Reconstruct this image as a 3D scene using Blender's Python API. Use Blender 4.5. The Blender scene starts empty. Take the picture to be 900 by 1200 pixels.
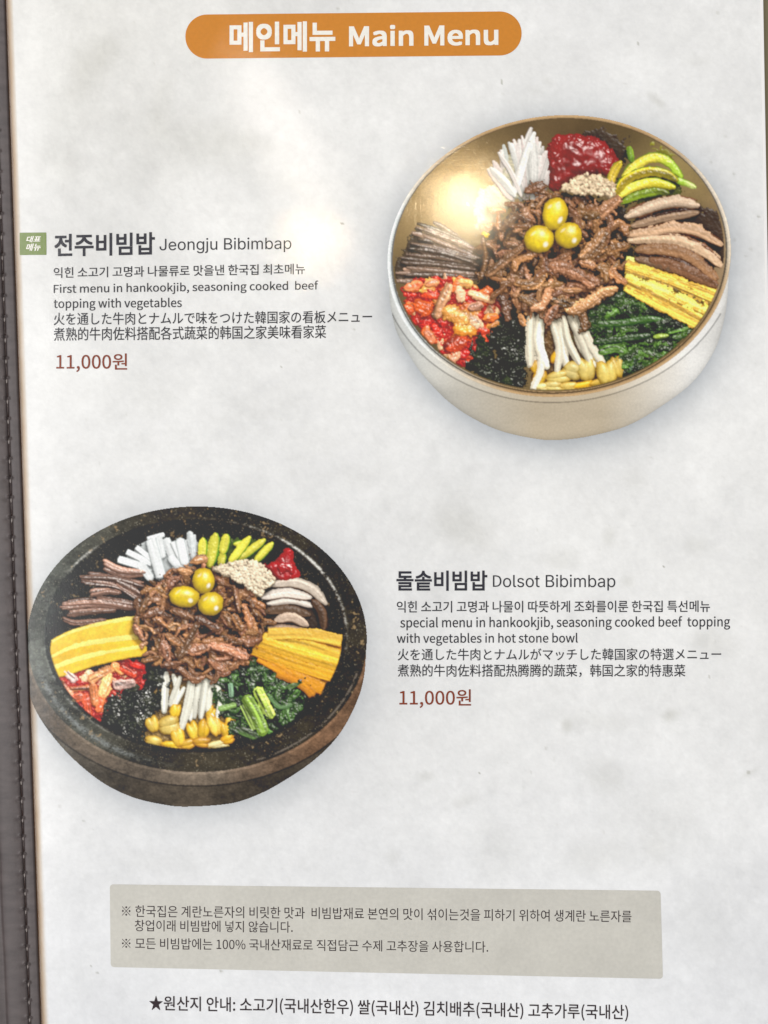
import bpy, bmesh, math
import numpy as np

# ---------------------------------------------------------------- camera, world, lamps, exposure
K = 0.000245                                       # metres per photograph pixel: an A4 sheet is about 857 px wide
CAM_H = 0.42
scene = bpy.context.scene
col = scene.collection
cam_data = bpy.data.cameras.new('camera'); cam = bpy.data.objects.new('camera', cam_data); col.objects.link(cam)
cam.location = (0, 0, CAM_H); cam.rotation_euler = (0, 0, 0)
cam_data.sensor_fit = 'VERTICAL'; cam_data.angle = 2 * math.atan(600 * K / CAM_H)
cam_data.clip_start = .01; cam_data.clip_end = 20
scene.camera = cam
world = bpy.data.worlds.new('World'); scene.world = world; world.use_nodes = True
bg = world.node_tree.nodes['Background']
bg.inputs[0].default_value = (.96, .975, 1.0, 1); bg.inputs[1].default_value = .49
scene.view_settings.view_transform = 'Standard'; scene.view_settings.look = 'None'
scene.view_settings.exposure = 0; scene.view_settings.gamma = 1; scene.view_settings.use_curve_mapping = False
def at(x, y, z=0.): return ((x - 450) * K, (600 - y) * K, z)
def lamp(name, kind, loc, power, color, **kw):
    d = bpy.data.lights.new(name, kind); d.energy = power; d.color = color
    for a, v in kw.items(): setattr(d, a, v)
    o = bpy.data.objects.new(name, d); col.objects.link(o); o.location = loc
    return o
# daylight from a window beyond the left edge of the table
w = lamp('window_light', 'AREA', (-1.30, .02, 2.0), 41.5, (1.0, .995, .99), shape='RECTANGLE', size=1.5, size_y=2.0)
w.rotation_euler = (math.radians(0), math.radians(-30), 0)
# two warm ceiling lamps mirrored in the clear sleeve
def mirrored(x, y, k):
    px, py, _ = at(x, y); return (px * (1 + k), py * (1 + k), CAM_H * k)
lamp('ceiling_lamp', 'POINT', mirrored(546, 238, 3), 2.6, (1.0, .80, .50), shadow_soft_size=.024)
lamp('ceiling_lamp', 'POINT', mirrored(366, 283, 3), .72, (1.0, .78, .46), shadow_soft_size=.009)

# added strip light whose reflection stands in for a glare streak on a sleeve crease
(sx0, sy0, sz0), (sx1, sy1, _) = mirrored(284, 70, 3), mirrored(374, 240, 3)
s_ = lamp('streak_light', 'AREA', ((sx0 + sx1) / 2, (sy0 + sy1) / 2, sz0), .23, (1.0, .90, .80), shape='RECTANGLE', size=math.hypot(sx1 - sx0, sy1 - sy0), size_y=.022)
s_.rotation_euler = (0, 0, math.atan2(sy1 - sy0, sx1 - sx0))

# ---------------------------------------------------------------- helpers
GAIN, LIFT = (.98, .98, .98), .030                      # how the light in this scene turns an ink into a tone
def lin(c):
    c = np.asarray(c, float) / 255
    return np.where(c <= .04045, c / 12.92, ((c + .055) / 1.055)**2.4)
def ink_lin(l): return np.clip((np.asarray(l) - LIFT) / np.array(GAIN), .004, .9)
def ink(c): return tuple(ink_lin(lin(c))) + (1.,)
def thing(name, label, cat, loc=(0, 0, 0)):
    o = bpy.data.objects.new(name, None); col.objects.link(o); o.location = loc
    o.empty_display_size = .02; o['label'] = label; o['category'] = cat
    return o
def obj(name, me, parent=None, mat=None, kind=None):
    o = bpy.data.objects.new(name, me); col.objects.link(o)
    if mat is not None: me.materials.clear(); me.materials.append(mat)
    if parent is not None: o.parent = parent
    if kind: o['kind'] = kind
    return o
def mesh(name, V, F):
    me = bpy.data.meshes.new(name); me.from_pydata([tuple(v) for v in V], [], [tuple(f) for f in F]); me.update(); return me
def quad_mesh(name, V, Q, C=None, smooth=False):   # big quad meshes straight from arrays, with ink colours per vertex
    V = np.ascontiguousarray(V, np.float32); Q = np.ascontiguousarray(Q, np.int32)
    me = bpy.data.meshes.new(name)
    me.vertices.add(len(V)); me.vertices.foreach_set('co', V.ravel())
    me.loops.add(Q.size); me.loops.foreach_set('vertex_index', Q.ravel())
    me.polygons.add(len(Q)); me.polygons.foreach_set('loop_start', np.arange(0, Q.size, 4, dtype=np.int32))
    me.polygons.foreach_set('use_smooth', np.full(len(Q), smooth))
    me.update(calc_edges=True)
    if C is not None:
        a = me.attributes.new('ink', 'FLOAT_COLOR', 'POINT')
        a.data.foreach_set('color', np.ascontiguousarray(np.hstack([C, np.ones((len(C), 1))]), np.float32).ravel())
    return me
def node(nt, t, **kw):
    n = nt.nodes.new(t)
    for k_, v in kw.items():
        if k_ in n.bl_rna.properties and not k_.startswith('in_'): setattr(n, k_, v)
        else: n.inputs[k_].default_value = v
    return n
def film(nt, bsdf, amount=1.0):                    # the clear sleeve over the print: gloss with faint waves and scratches
    tc = node(nt, 'ShaderNodeTexCoord')
    n1 = node(nt, 'ShaderNodeTexNoise', Scale=45., Detail=2.); n2 = node(nt, 'ShaderNodeTexNoise', Scale=2200., Detail=2.)
    mp = node(nt, 'ShaderNodeMapping'); mp.inputs['Rotation'].default_value = (0, 0, .9); mp.inputs['Scale'].default_value = (1400, 60, 1)
    n3 = node(nt, 'ShaderNodeTexNoise', Scale=1., Detail=3.)
    for n in (n1, n2): nt.links.new(tc.outputs['Object'], n.inputs['Vector'])
    nt.links.new(tc.outputs['Object'], mp.inputs[0]); nt.links.new(mp.outputs[0], n3.inputs['Vector'])
    b1 = node(nt, 'ShaderNodeBump', Strength=1.0, Distance=.00009); nt.links.new(n1.outputs[0], b1.inputs['Height'])
    b2 = node(nt, 'ShaderNodeBump', Strength=.55, Distance=.00002); nt.links.new(n2.outputs[0], b2.inputs['Height']); nt.links.new(b1.outputs[0], b2.inputs['Normal'])
    b3 = node(nt, 'ShaderNodeBump', Strength=.5, Distance=.000006); nt.links.new(n3.outputs[0], b3.inputs['Height']); nt.links.new(b2.outputs[0], b3.inputs['Normal'])
    bsdf.inputs['Coat Weight'].default_value = .9; bsdf.inputs['Coat Roughness'].default_value = .055; bsdf.inputs['Coat IOR'].default_value = 1.45
    bsdf.inputs['Roughness'].default_value = .30; bsdf.inputs['Specular IOR Level'].default_value = .22
    nt.links.new(b3.outputs[0], bsdf.inputs['Coat Normal']); nt.links.new(b3.outputs[0], bsdf.inputs['Normal'])
    return tc
def material(name):
    m = bpy.data.materials.new(name); m.use_nodes = True; return m, m.node_tree, m.node_tree.nodes['Principled BSDF']
def ink_material(name, c, cloudy=0.):
    m, nt, b = material(name); tc = film(nt, b)
    n = node(nt, 'ShaderNodeTexNoise', Scale=900., Detail=3.); nt.links.new(tc.outputs['Object'], n.inputs['Vector'])
    r = node(nt, 'ShaderNodeValToRGB'); a = np.array(ink(c)[:3])
    r.color_ramp.elements[0].position = .3; r.color_ramp.elements[0].color = tuple(a * .96) + (1,)
    r.color_ramp.elements[1].position = .7; r.color_ramp.elements[1].color = tuple(np.clip(a * 1.04, 0, 1)) + (1,)
    nt.links.new(n.outputs[0], r.inputs[0]); nt.links.new(r.outputs[0], b.inputs['Base Color'])
    if cloudy:
        n2 = node(nt, 'ShaderNodeTexNoise', Scale=70., Detail=6., Roughness=.65); nt.links.new(tc.outputs['Object'], n2.inputs['Vector'])
        r2 = node(nt, 'ShaderNodeMapRange'); r2.inputs['From Min'].default_value = .3; r2.inputs['From Max'].default_value = .7
        r2.inputs['To Min'].default_value = 1 - cloudy; r2.inputs['To Max'].default_value = 1 + cloudy
        nt.links.new(n2.outputs[0], r2.inputs[0])
        v = node(nt, 'ShaderNodeVectorMath', operation='SCALE'); nt.links.new(r.outputs[0], v.inputs[0]); nt.links.new(r2.outputs[0], v.inputs['Scale']); nt.links.new(v.outputs[0], b.inputs['Base Color'])
    return m
def print_material(name, fine):                    # ink colours stored on the vertices, with paper grain
    m, nt, b = material(name); tc = film(nt, b)
    a = node(nt, 'ShaderNodeAttribute', attribute_name='ink')
    n = node(nt, 'ShaderNodeTexNoise', Scale=1500., Detail=3.); nt.links.new(tc.outputs['Object'], n.inputs['Vector'])
    r = node(nt, 'ShaderNodeMapRange'); r.inputs['From Min'].default_value = .3; r.inputs['From Max'].default_value = .7
    r.inputs['To Min'].default_value = 1 - fine; r.inputs['To Max'].default_value = 1 + fine
    nt.links.new(n.outputs[0], r.inputs[0])
    v = node(nt, 'ShaderNodeVectorMath', operation='SCALE'); nt.links.new(a.outputs['Color'], v.inputs[0]); nt.links.new(r.outputs[0], v.inputs['Scale'])
    nt.links.new(v.outputs[0], b.inputs['Base Color'])
    return m
# ---------------------------------------------------------------- printing: the two dish pictures
# The dishes are flat ink on the sheet.  Their picture is made procedurally: every strip, bean and leaf is
# stamped into a height field, which is then developed like a studio photograph into ink colours.
_T = 512
def cloud(beta, seed, cut=0):
    r = np.random.default_rng(seed)
    f = np.fft.rfft2(r.normal(size=(_T, _T)))
    k = np.hypot(np.fft.fftfreq(_T)[:, None], np.fft.rfftfreq(_T)[None, :]); k[0, 0] = 1
    f = f / k**beta * np.exp(-(k * cut)**2); f[0, 0] = 0
    a = np.fft.irfft2(f, (_T, _T))
    return a / a.std()
CL = [cloud(1.7, 1), cloud(.8, 2, 5), cloud(.3, 3, 2), cloud(1.0, 4, 8)]
def smp(c, x, y):                                  # tiled lookup, bilinear-free
    return CL[c][np.mod(np.asarray(y).astype(int), _T), np.mod(np.asarray(x).astype(int), _T)]
def blur(a, s):
    n = max(1, int(round(s * 1.2)))
    for _ in range(3):
        for ax in (0, 1):
            p = np.pad(a, [(n + 1, n) if i == ax else (0, 0) for i in range(a.ndim)], mode='edge')
            c = np.cumsum(p, axis=ax)
            m = a.shape[ax]
            hi = np.take(c, range(2 * n + 1, 2 * n + 1 + m), axis=ax); lo = np.take(c, range(0, m), axis=ax)
            a = (hi - lo) / (2 * n + 1)
    return a
def spline(P, n):
    P = np.asarray(P, float)
    if len(P) == 2:
        t = np.linspace(0, 1, n)[:, None]; return P[0] * (1 - t) + P[1] * t
    Q = np.vstack([2 * P[0] - P[1], P, 2 * P[-1] - P[-2]])
    out = []
    for s in np.linspace(0, len(P) - 1 - 1e-6, n):
        i = int(s); t = s - i
        a, b, c, d = Q[i:i + 4]
        out.append(.5 * (2 * b + (c - a) * t + (2 * a - 5 * b + 4 * c - d) * t * t + (3 * b - 3 * c + d - a) * t**3))
    return np.array(out)
class Picture:
    def __init__(s, W, H, S=.8, seed=5):
        s.W, s.H, s.S = W, H, S
        s.w, s.h = int(W * S), int(H * S)
        s.X, s.Y = np.meshgrid((np.arange(s.w)) / S, (np.arange(s.h)) / S)
        s.Z = np.full((s.h, s.w), -50.); s.C = np.zeros((s.h, s.w, 3)); s.I = np.full((s.h, s.w), -1)
        s.G = np.zeros((s.h, s.w)); s.F = np.zeros((s.h, s.w)); s.B = np.zeros((s.h, s.w))
        s.clip = None; s.names = []; s.glints = []; s.r = np.random.default_rng(seed)
    def part(s, name):
        s.names.append(name); s.k = len(s.names) - 1
    def box(s, x0, x1, y0, y1):
        S = s.S
        i0, i1 = max(0, int(y0 * S)), min(s.h, int(y1 * S) + 2); j0, j1 = max(0, int(x0 * S)), min(s.w, int(x1 * S) + 2)
        return (slice(i0, i1), slice(j0, j1)) if i1 > i0 and j1 > j0 else None
    def put(s, sl, ok, h, col, gloss, rough, flat=0):
        ok = ok & (h > s.Z[sl])
        if s.clip is not None: ok &= s.clip[sl]
        s.Z[sl][ok] = h[ok]; s.C[sl][ok] = col[ok] if col.ndim == 3 else col
        s.I[sl][ok] = s.k; s.G[sl][ok] = gloss; s.B[sl][ok] = rough; s.F[sl][ok] = flat
    def fill(s, mask, col, z=0, flat=1, gloss=0, rough=0):
        sl = (slice(0, s.h), slice(0, s.w))
        col = np.asarray(col, float)
        s.put(sl, mask, np.full(s.Z.shape, float(z)) if np.isscalar(z) else z, col, gloss, rough, flat)
    def tube(s, P, r, z, col, gloss=.3, lump=.15, rough=.3, streak=.08, flatn=.5, edge=None, edgew=.3, taper=.55, tilt=0, hz=1.0, cols=None, side=0, fine=1.0, cap=False):
        P = spline(P, max(6, int(6 + 2 * len(P))))
        n = len(P); ox, oy = s.r.integers(0, _T, 2)
        rr = r * (1 - taper * np.abs(np.linspace(-1, 1, n))**4)
        R = r * 1.5
        sl = s.box(P[:, 0].min() - R, P[:, 0].max() + R, P[:, 1].min() - R, P[:, 1].max() + R)
        if sl is None: return
        x, y = s.X[sl], s.Y[sl]
        best = np.full(x.shape, 9.); sd = np.zeros(x.shape); tt = np.zeros(x.shape)
        for i in range(n - 1):
            a, b = P[i], P[i + 1]; d = b - a; L = d @ d + 1e-9
            t = np.clip(((x - a[0]) * d[0] + (y - a[1]) * d[1]) / L, 0, 1)
            dx, dy = x - a[0] - t * d[0], y - a[1] - t * d[1]
            q = np.hypot(dx, dy) / (rr[i] + (rr[i + 1] - rr[i]) * t)
            if cap and i in (0, n - 2):
                tr = ((x - a[0]) * d[0] + (y - a[1]) * d[1]) / L; q = np.where(tr < 0 if i == 0 else tr > 1, 9., q)
            m = q < best
            best[m] = q[m]; tt[m] = (i + t[m]) / (n - 1); sd[m] = (np.sign(d[0] * dy - d[1] * dx) * q)[m]
        nz = smp(3, x * fine + ox, y * fine + oy)
        q = best * (1 + lump * nz + lump * .8 * smp(1, x * .9 + oy, y * .9 + ox))
        ok = q < 1
        prof = np.sqrt(np.clip(1 - q**2, 0, 1))**(flatn * 2)
        h = z + tilt * (tt - .5) + hz * r * prof + lump * r * (.45 * smp(1, x * .8 + oy, y * .8 + ox) + .5 * smp(3, x * 1.2 + ox, y * 1.2 + oy)) * prof
        st = smp(1, tt * 5 + ox, sd * 13 + oy)
        c = np.asarray(col, float) / 255
        if cols is not None:
            c2 = np.asarray(cols, float) / 255
            w = np.clip((tt - .5) * 3, 0, 1)[..., None]; c = c * (1 - w) + c2 * w
        c = c * (1 + streak * st[..., None]) * np.ones(x.shape + (3,))
        if edge is not None:
            e = np.asarray(edge, float) / 255
            v = sd * side if side else np.abs(sd)
            w = np.clip((v - (1 - edgew)) / edgew * 1.6, 0, 1)[..., None]; c = c * (1 - w) + e * w
        s.put(sl, ok, h, c, gloss, rough)
    def blob(s, cx, cy, rx, ry, ang, z, hz, col, gloss=.5, lump=.04, rough=.05, edge=None, mot=.05):
        R = max(rx, ry) * 1.3
        sl = s.box(cx - R, cx + R, cy - R, cy + R)
        if sl is None: return
        x, y = s.X[sl] - cx, s.Y[sl] - cy; ca, sa = math.cos(ang), math.sin(ang)
        ox, oy = s.r.integers(0, _T, 2)
        q = np.hypot((x * ca + y * sa) / rx, (-x * sa + y * ca) / ry) * (1 + lump * smp(3, x + ox, y + oy))
        h = z + hz * np.sqrt(np.clip(1 - q**2, 0, 1))
        c = np.asarray(col, float) / 255 * (1 + mot * smp(3, x + oy, y + ox)[..., None]) * np.ones(x.shape + (3,))
        if edge is not None:
            w = np.clip((q - .55) * 2, 0, 1)[..., None]; c = c * (1 - w) + np.asarray(edge, float) / 255 * w
        s.put(sl, q < 1, h, c, gloss, rough)
    def inside(s, P, sl=None):
        P = np.asarray(P, float)
        x, y = (s.X, s.Y) if sl is None else (s.X[sl], s.Y[sl])
        ins = np.zeros(x.shape, bool); D = np.full(x.shape, 1e9)
        for (ax, ay), (bx, by) in zip(P, np.roll(P, -1, 0)):
            c = ((ay > y) != (by > y)) & (x < (bx - ax) * (y - ay) / (by - ay + 1e-12) + ax)
            ins ^= c
            L = (bx - ax)**2 + (by - ay)**2 + 1e-9
            t = np.clip(((x - ax) * (bx - ax) + (y - ay) * (by - ay)) / L, 0, 1)
            D = np.minimum(D, np.hypot(x - ax - t * (bx - ax), y - ay - t * (by - ay)))
        return ins, np.where(ins, D, -D)
    def slab(s, P, z, hz, bev, col, gloss=.2, lump=0., lscale=1., rough=.2, ragged=4., mot=.06, grain=None, smooth=True, mc=1):
        P = np.asarray(P, float)
        if smooth: P = spline(np.vstack([P, P[:1]]), len(P) * 4)[:-1]
        R = 12
        sl = s.box(P[:, 0].min() - R, P[:, 0].max() + R, P[:, 1].min() - R, P[:, 1].max() + R)
        ins, D = s.inside(P, sl); x, y = s.X[sl], s.Y[sl]
        ox, oy = s.r.integers(0, _T, 2)
        D = D + ragged * smp(3, x * 1.3 + ox, y * 1.3 + oy)
        t = np.clip(D / bev, 0, 1)
        h = z + hz * np.sqrt(1 - (1 - t)**2) + lump * smp(mc, x * lscale + oy, y * lscale + ox)
        nz = smp(3, x + oy, y + ox)
        c = np.asarray(col, float) / 255 * np.ones(x.shape + (3,))
        if grain:
            a, fa, fc, amp = grain
            u = x * math.cos(a) + y * math.sin(a); v = -x * math.sin(a) + y * math.cos(a)
            g = smp(1, u * fa + ox, v * fc + oy); c = c * (1 + amp * g[..., None]); h = h + hz * amp * .6 * g
        c = c * (1 + mot * nz[..., None])
        s.put(sl, D > 0, h, c, gloss, rough)
    def develop(s, L=(.25, -.55, .8), amb=.36, key=1.0, ao=(2, 5, 12), aok=(.03, .05, .04), shine=30, relief=1.0):
        L = np.array(L) / np.linalg.norm(L)
        Z = np.maximum(s.Z, 0) + s.B * (1 - s.F) * (.18 * smp(2, s.X * .8, s.Y * .8) + 1.2 * smp(1, s.X * .9, s.Y * .9))
        Zs = (Z * 4 + np.roll(Z, 1, 0) + np.roll(Z, -1, 0) + np.roll(Z, 1, 1) + np.roll(Z, -1, 1)) / 8
        gy, gx = np.gradient(Zs * s.S * relief); gx = 1.1 * np.tanh(gx / 1.1); gy = 1.1 * np.tanh(gy / 1.1)
        n = np.dstack([-gx, -gy, np.ones_like(gx)]); n /= np.linalg.norm(n, axis=2, keepdims=True)
        d = np.clip(n @ L * .85 + .15, 0, 1)
        occ = np.zeros_like(Z)
        for r_, k_ in zip(ao, aok): occ += k_ * np.clip(blur(Z, r_ * s.S) - Z, 0, 40)
        A = .14 + .86 * np.exp(-occ)
        sh = np.zeros_like(Z); lx, ly, lz = L; hl = math.hypot(lx, ly)
        for i in range(1, 16):
            dist = i * 2.2
            jx, jy = int(round(lx / hl * dist * s.S)), int(round(ly / hl * dist * s.S))
            Q = np.roll(np.roll(Z, -jy, 0), -jx, 1)
            sh = np.maximum(sh, np.clip((Q - Z - dist * lz / hl) / 5, 0, 1))
        sh = 1 - .7 * blur(sh, 1.2)
        hv = L + np.array([0, 0, 1]); hv /= np.linalg.norm(hv)
        nh = np.clip(n @ hv, 0, 1)
        sp = s.G * (nh**shine * .5 + nh**(shine * 4) * 1.1) * sh
        lin = np.clip(s.C, 0, 1)**2.2
        E_ = (amb * A + key * d * sh * (A**.5))[..., None]
        out = lin**(1 + .25 * np.clip(1 - E_, 0, 1)) * E_ + (sp * A)[..., None] * np.array([1, .97, .92])
        f = s.F[..., None]
        out = out * (1 - f) + lin * f
        M = s.I >= 0
        Mf = M.astype(float)
        def soft(a): return (a * 2 + np.roll(a, 1, 0) + np.roll(a, -1, 0) + np.roll(a, 1, 1) + np.roll(a, -1, 1)) / 6
        for gx_, gy_, rx, ry, an, k in s.glints:
            c_, s_ = math.cos(an), math.sin(an); u, v = s.X - gx_, s.Y - gy_
            q = np.hypot((u * c_ + v * s_) / rx, (-u * s_ + v * c_) / ry)
            wg = (k * np.clip(1.6 - 1.6 * q, 0, 1) * (1 + .15 * smp(2, s.X * 2, s.Y * 2)))[..., None]; out = out + wg * (np.array([1, .98, .9]) - out)
        b = soft(soft(out * Mf[..., None])); w = soft(soft(Mf))[..., None]
        s.out = np.where(M[..., None], np.clip(b / np.maximum(w, 1e-3), 0, 1), 0)
        return s.out
def ellipse(e, n=72):
    cx, cy, a, b, th = e
    t = np.linspace(0, 2 * math.pi, n, endpoint=False)
    return np.stack([cx + a * np.cos(t) * math.cos(th) - b * np.sin(t) * math.sin(th), cy + a * np.cos(t) * math.sin(th) + b * np.sin(t) * math.cos(th)], 1)
def eld(p, e):                                     # normalised radius in an ellipse, and the angle
    cx, cy, a, b, th = e
    x, y = p.X - cx, p.Y - cy; c, s_ = math.cos(th), math.sin(th)
    u, v = (x * c + y * s_) / a, (-x * s_ + y * c) / b
    return np.hypot(u, v), np.arctan2(v, u)
def lerp3(w, a, b): return np.asarray(a, float) / 255 * (1 - w[..., None]) + np.asarray(b, float) / 255 * w[..., None]
def rect_frame(k, ox, oy): return lambda *P: [(ox + k * x, oy + k * y) for x, y in P]
def scatter(p, P, n):
    P = np.asarray(P, float); out = []
    lo, hi = P.min(0), P.max(0)
    while len(out) < n:
        x, y = p.r.uniform(lo, hi)
        c = False
        for (ax, ay), (bx, by) in zip(P, np.roll(P, -1, 0)):
            if (ay > y) != (by > y) and x < (bx - ax) * (y - ay) / (by - ay) + ax: c = not c
        if c: out.append((x, y))
    return out
def beef(p, c, rx, ry, n, strips, frame, k, z0=34, dome=34, fs=1.):
    p.part('beef_strips')
    p.slab(ellipse((c[0], c[1], rx * .93, ry * .93, 0), 24), 22, 8, 20, (48, 30, 23), ragged=6, lump=3, rough=.6)
    def hgt(x, y): return z0 + dome * math.sqrt(max(0, 1 - ((x - c[0]) / rx)**2 - ((y - c[1]) / ry)**2))
    tone = lambda: np.array((156, 110, 79)) * p.r.uniform(.76, 1.1) * np.array([1, p.r.uniform(.97, 1.04), p.r.uniform(.9, 1.05)])
    for i in range(n):
        a = p.r.uniform(0, 2 * math.pi); q = math.sqrt(p.r.uniform(0, 1)) * .97
        x, y = c[0] + rx * q * math.cos(a), c[1] + ry * q * math.sin(a)
        L = p.r.uniform(9, 26) * fs; t = p.r.uniform(0, 2 * math.pi); bend = p.r.uniform(-.6, .6) * L
        dx, dy = math.cos(t) * L, math.sin(t) * L
        P = [(x - dx, y - dy), (x - dy * bend / L, y + dx * bend / L), (x + dx, y + dy)]
        p.tube(P, p.r.uniform(5.5, 9) * fs, hgt(x, y) - p.r.uniform(4, 34), tone(), gloss=.4, lump=.26, rough=.8, streak=.16, tilt=p.r.uniform(-10, 10), taper=.35, fine=1.2)
    for P, r in strips:
        P = frame(*P); m = P[len(P) // 2]
        p.tube(P, r * k, hgt(*m) - p.r.uniform(0, 5), tone() * 1.05, gloss=.45, lump=.2, rough=.8, streak=.2, tilt=p.r.uniform(-5, 5), taper=.3, fine=1.2, flatn=.4)
def nuts(p, L):
    for cx, cy, rx, ry, a in L:
        p.part('ginkgo_nut')
        p.blob(cx, cy, rx, ry, a, 78, 22, (224, 194, 40), gloss=.4, lump=.03, rough=.06, edge=(184, 150, 16), mot=.06)
        p.glints += [(cx + rx * .42, cy + ry * .36, rx * .2, ry * .27, .5, .85), (cx - rx * .38, cy - ry * .42, rx * .3, ry * .12, -.7, .4)]
    
def bean(p, cx, cy, rx, ry, a, z, c1):
    c1 = np.array(c1, float) * p.r.uniform(.9, 1.02); m = min(rx, ry)
    sx, sy = (-math.sin(a), math.cos(a)) if rx > ry else (math.cos(a), math.sin(a))
    for s_, dz in ((-1, 0), (1, -2.5)):
        f = .34 * s_ * m
        p.blob(cx + sx * f, cy + sy * f, rx * (.74 if rx <= ry else 1), ry * (.74 if rx > ry else 1), a + .12 * s_, z + dz, m * .62, c1, gloss=.25, lump=.07, rough=.1, edge=c1 * np.array((.84, .74, .5)), mot=.05)
def bronze_dish():
    p = Picture(900, 856, seed=11)
    z1, z2 = rect_frame(.5853, -22, -22), rect_frame(.5853, 417, -22)
    z3, z4 = rect_frame(.5853, -22, 395), rect_frame(.5853, 417, 395)
    zb = rect_frame(.4878, 219.5, 164.6)
    R, N = p.r, p.r.normal
    rim = (450.5, 373, 441, 360, -.10)
    px = lambda *P: [((x - 450) * 2.195, (y - 130) * 2.195) for x, y in P]
    body = px((455.5, 290), (456, 345), (460, 372), (467, 395), (488, 430), (507, 453), (528, 473), (555, 491), (589, 506), (632, 515), (660, 515.5), (693, 511), (733, 500), (768, 481), (811, 449), (837, 412), (848, 379), (853, 345), (855, 290), (660, 200))
    p.part('bowl_body')
    ins, D = p.inside(np.vstack([spline(body[:-1], 110), body[-1:]]))
    w = np.clip((p.X - 60) / 330, 0, 1); w2 = np.clip((p.X - 560) / 230, 0, 1)
    c = lerp3(w, (206, 207, 203), (196, 181, 156)); c = c * (1 - w2[..., None]) + np.array((226, 224, 219)) / 255 * w2[..., None]
    c *= (1 + .03 * smp(0, p.X * .6, p.Y * 2) + .006 * smp(2, p.X * 2, p.Y * 2) - .03 * np.clip((p.Y - 600) / 230, 0, 1) * (1 - w2))[..., None]
    c *= (1 - .16 * np.exp(-np.clip(D, 0, 99) / 9))[..., None]
    p.fill(ins, c, 0)
    e, th = eld(p, rim)
    front = np.clip(p.Y - 480, 0, 60) / 60
    g = (np.abs(e - 1.045) < .0045) & (p.Y > 520); p.fill(g & ins, c * .74, .01)
    g = (e > 1.004) & (e < 1.04) & (p.Y > 420); p.fill(g & ins, np.clip(c * 1.05, 0, 1), .005)
    p.part('bowl_rim')
    r = e < 1.005
    v = np.clip((p.X - 90) / 240, 0, 1) * np.clip((p.Y - 200) / 300, 0, 1) + np.clip((260 - p.Y) / 200, 0, 1)
    c = lerp3(np.clip(v, 0, 1), (218, 222, 220), (176, 144, 104))
    vr = np.clip((p.X - 640) / 150, 0, 1) * np.clip((p.Y - 120) / 100, 0, 1) * np.clip((420 - p.Y) / 100, 0, 1)
    c = c * (1 - vr[..., None]) + np.array((214, 200, 180)) / 255 * vr[..., None]
    c *= (1 + .025 * smp(1, p.X * 2, p.Y * 2))[..., None]
    p.fill(r, c, 1)
    p.fill((e > .972) & (e < .983), np.clip(c * .5, 0, 1), 1.1); p.fill((e > .992) & (e < 1.003), np.clip(c * 1.14, 0, 1), 1.1)
    p.part('bowl_inside')
    e2, _ = eld(p, (450.5, 371, 429, 350, -.10))
    a = np.exp(-(((p.X - 175) / 150)**2 + ((p.Y - 205) / 130)**2)); b = np.exp(-(((p.X - 760) / 130)**2 + ((p.Y - 130) / 120)**2))
    k = np.exp(-(((p.X - 470) / 160)**2 + ((p.Y - 50) / 60)**2)); q = np.clip((p.X - 780) / 80, 0, 1) * np.clip((p.Y - 150) / 200, 0, 1)
    c = np.ones((p.h, p.w, 3)) * np.array((108, 90, 60)) / 255
    for wt, col in ((a, (190, 156, 102)), (b * .8, (150, 130, 84)), (k * .6, (88, 68, 46)), (q, (158, 132, 100))):
        c = c * (1 - wt[..., None]) + np.array(col) / 255 * wt[..., None]
    c *= (1 + .045 * smp(2, p.X * 1.2, p.Y * 1.2) * (a + .25) + .07 * smp(0, p.X, p.Y))[..., None]
    sc = np.abs(smp(1, p.X * .5 + p.Y * .5, p.Y * 6 - p.X * 6)); c *= (1 + .03 * sc * a)[..., None]
    p.fill(e2 < 1, c, 1.5)
    p.clip = e2 < .99
    p.slab([(530, 45), (610, 70), (620, 120), (560, 150), (480, 100)], 1.6, 1, 30, (58, 42, 28), ragged=8)
    p.slab([(690, 80), (735, 110), (740, 130), (690, 110)], 1.8, 1, 20, (132, 128, 38), ragged=8)
    p.slab([(640, 250), (840, 250), (866, 400), (660, 400)], 1.8, 2, 10, (62, 44, 32), ragged=8)
    p.slab([(240, 340), (250, 470), (300, 545), (380, 600), (560, 610), (640, 480), (640, 330), (600, 240), (420, 215), (320, 270)], 2.2, 2, 10, (52, 40, 28), ragged=6, rough=.5)
    # mung bean jelly
    p.part('mung_bean_jelly')
    p.slab([(300, 130), (350, 100), (400, 120), (425, 160), (410, 210), (340, 240), (270, 320), (235, 290), (220, 240), (262, 190)], 4, 6, 20, (198, 190, 160), gloss=.1, ragged=7, lump=1.5)  # jelly bed; its pale lower-left reach paints in the glare over it
    for q in range(26):
        u = q / 25
        top = (378 + 48 * u, 46 + 75 * u) if q % 4 == 0 else (262 + 165 * u, 165 - 105 * math.sin(math.pi * min(1, u * .9)) + 20 * u + R.uniform(-8, 14))
        end = (330 + 75 * u + R.uniform(-8, 8), 222 + R.uniform(-12, 10))
        m = ((top[0] + end[0]) / 2 + R.uniform(-9, 9), (top[1] + end[1]) / 2 + R.uniform(-6, 6))
        p.tube([top, m, end], R.uniform(7, 11), R.uniform(6, 18), (214 + R.uniform(-8, 10), 208, 200), gloss=.14, lump=.05, rough=.03, streak=.07, flatn=.2, hz=.4)
    # red pepper paste
    p.part('red_pepper_paste')
    p.slab([(420, 95), (445, 68), (500, 62), (560, 78), (602, 118), (604, 150), (575, 172), (520, 165), (470, 192), (424, 198)], 6, 26, 34, (146, 22, 26), gloss=.5, lump=3.5, lscale=.45, rough=.08, ragged=3, mc=3)
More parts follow.
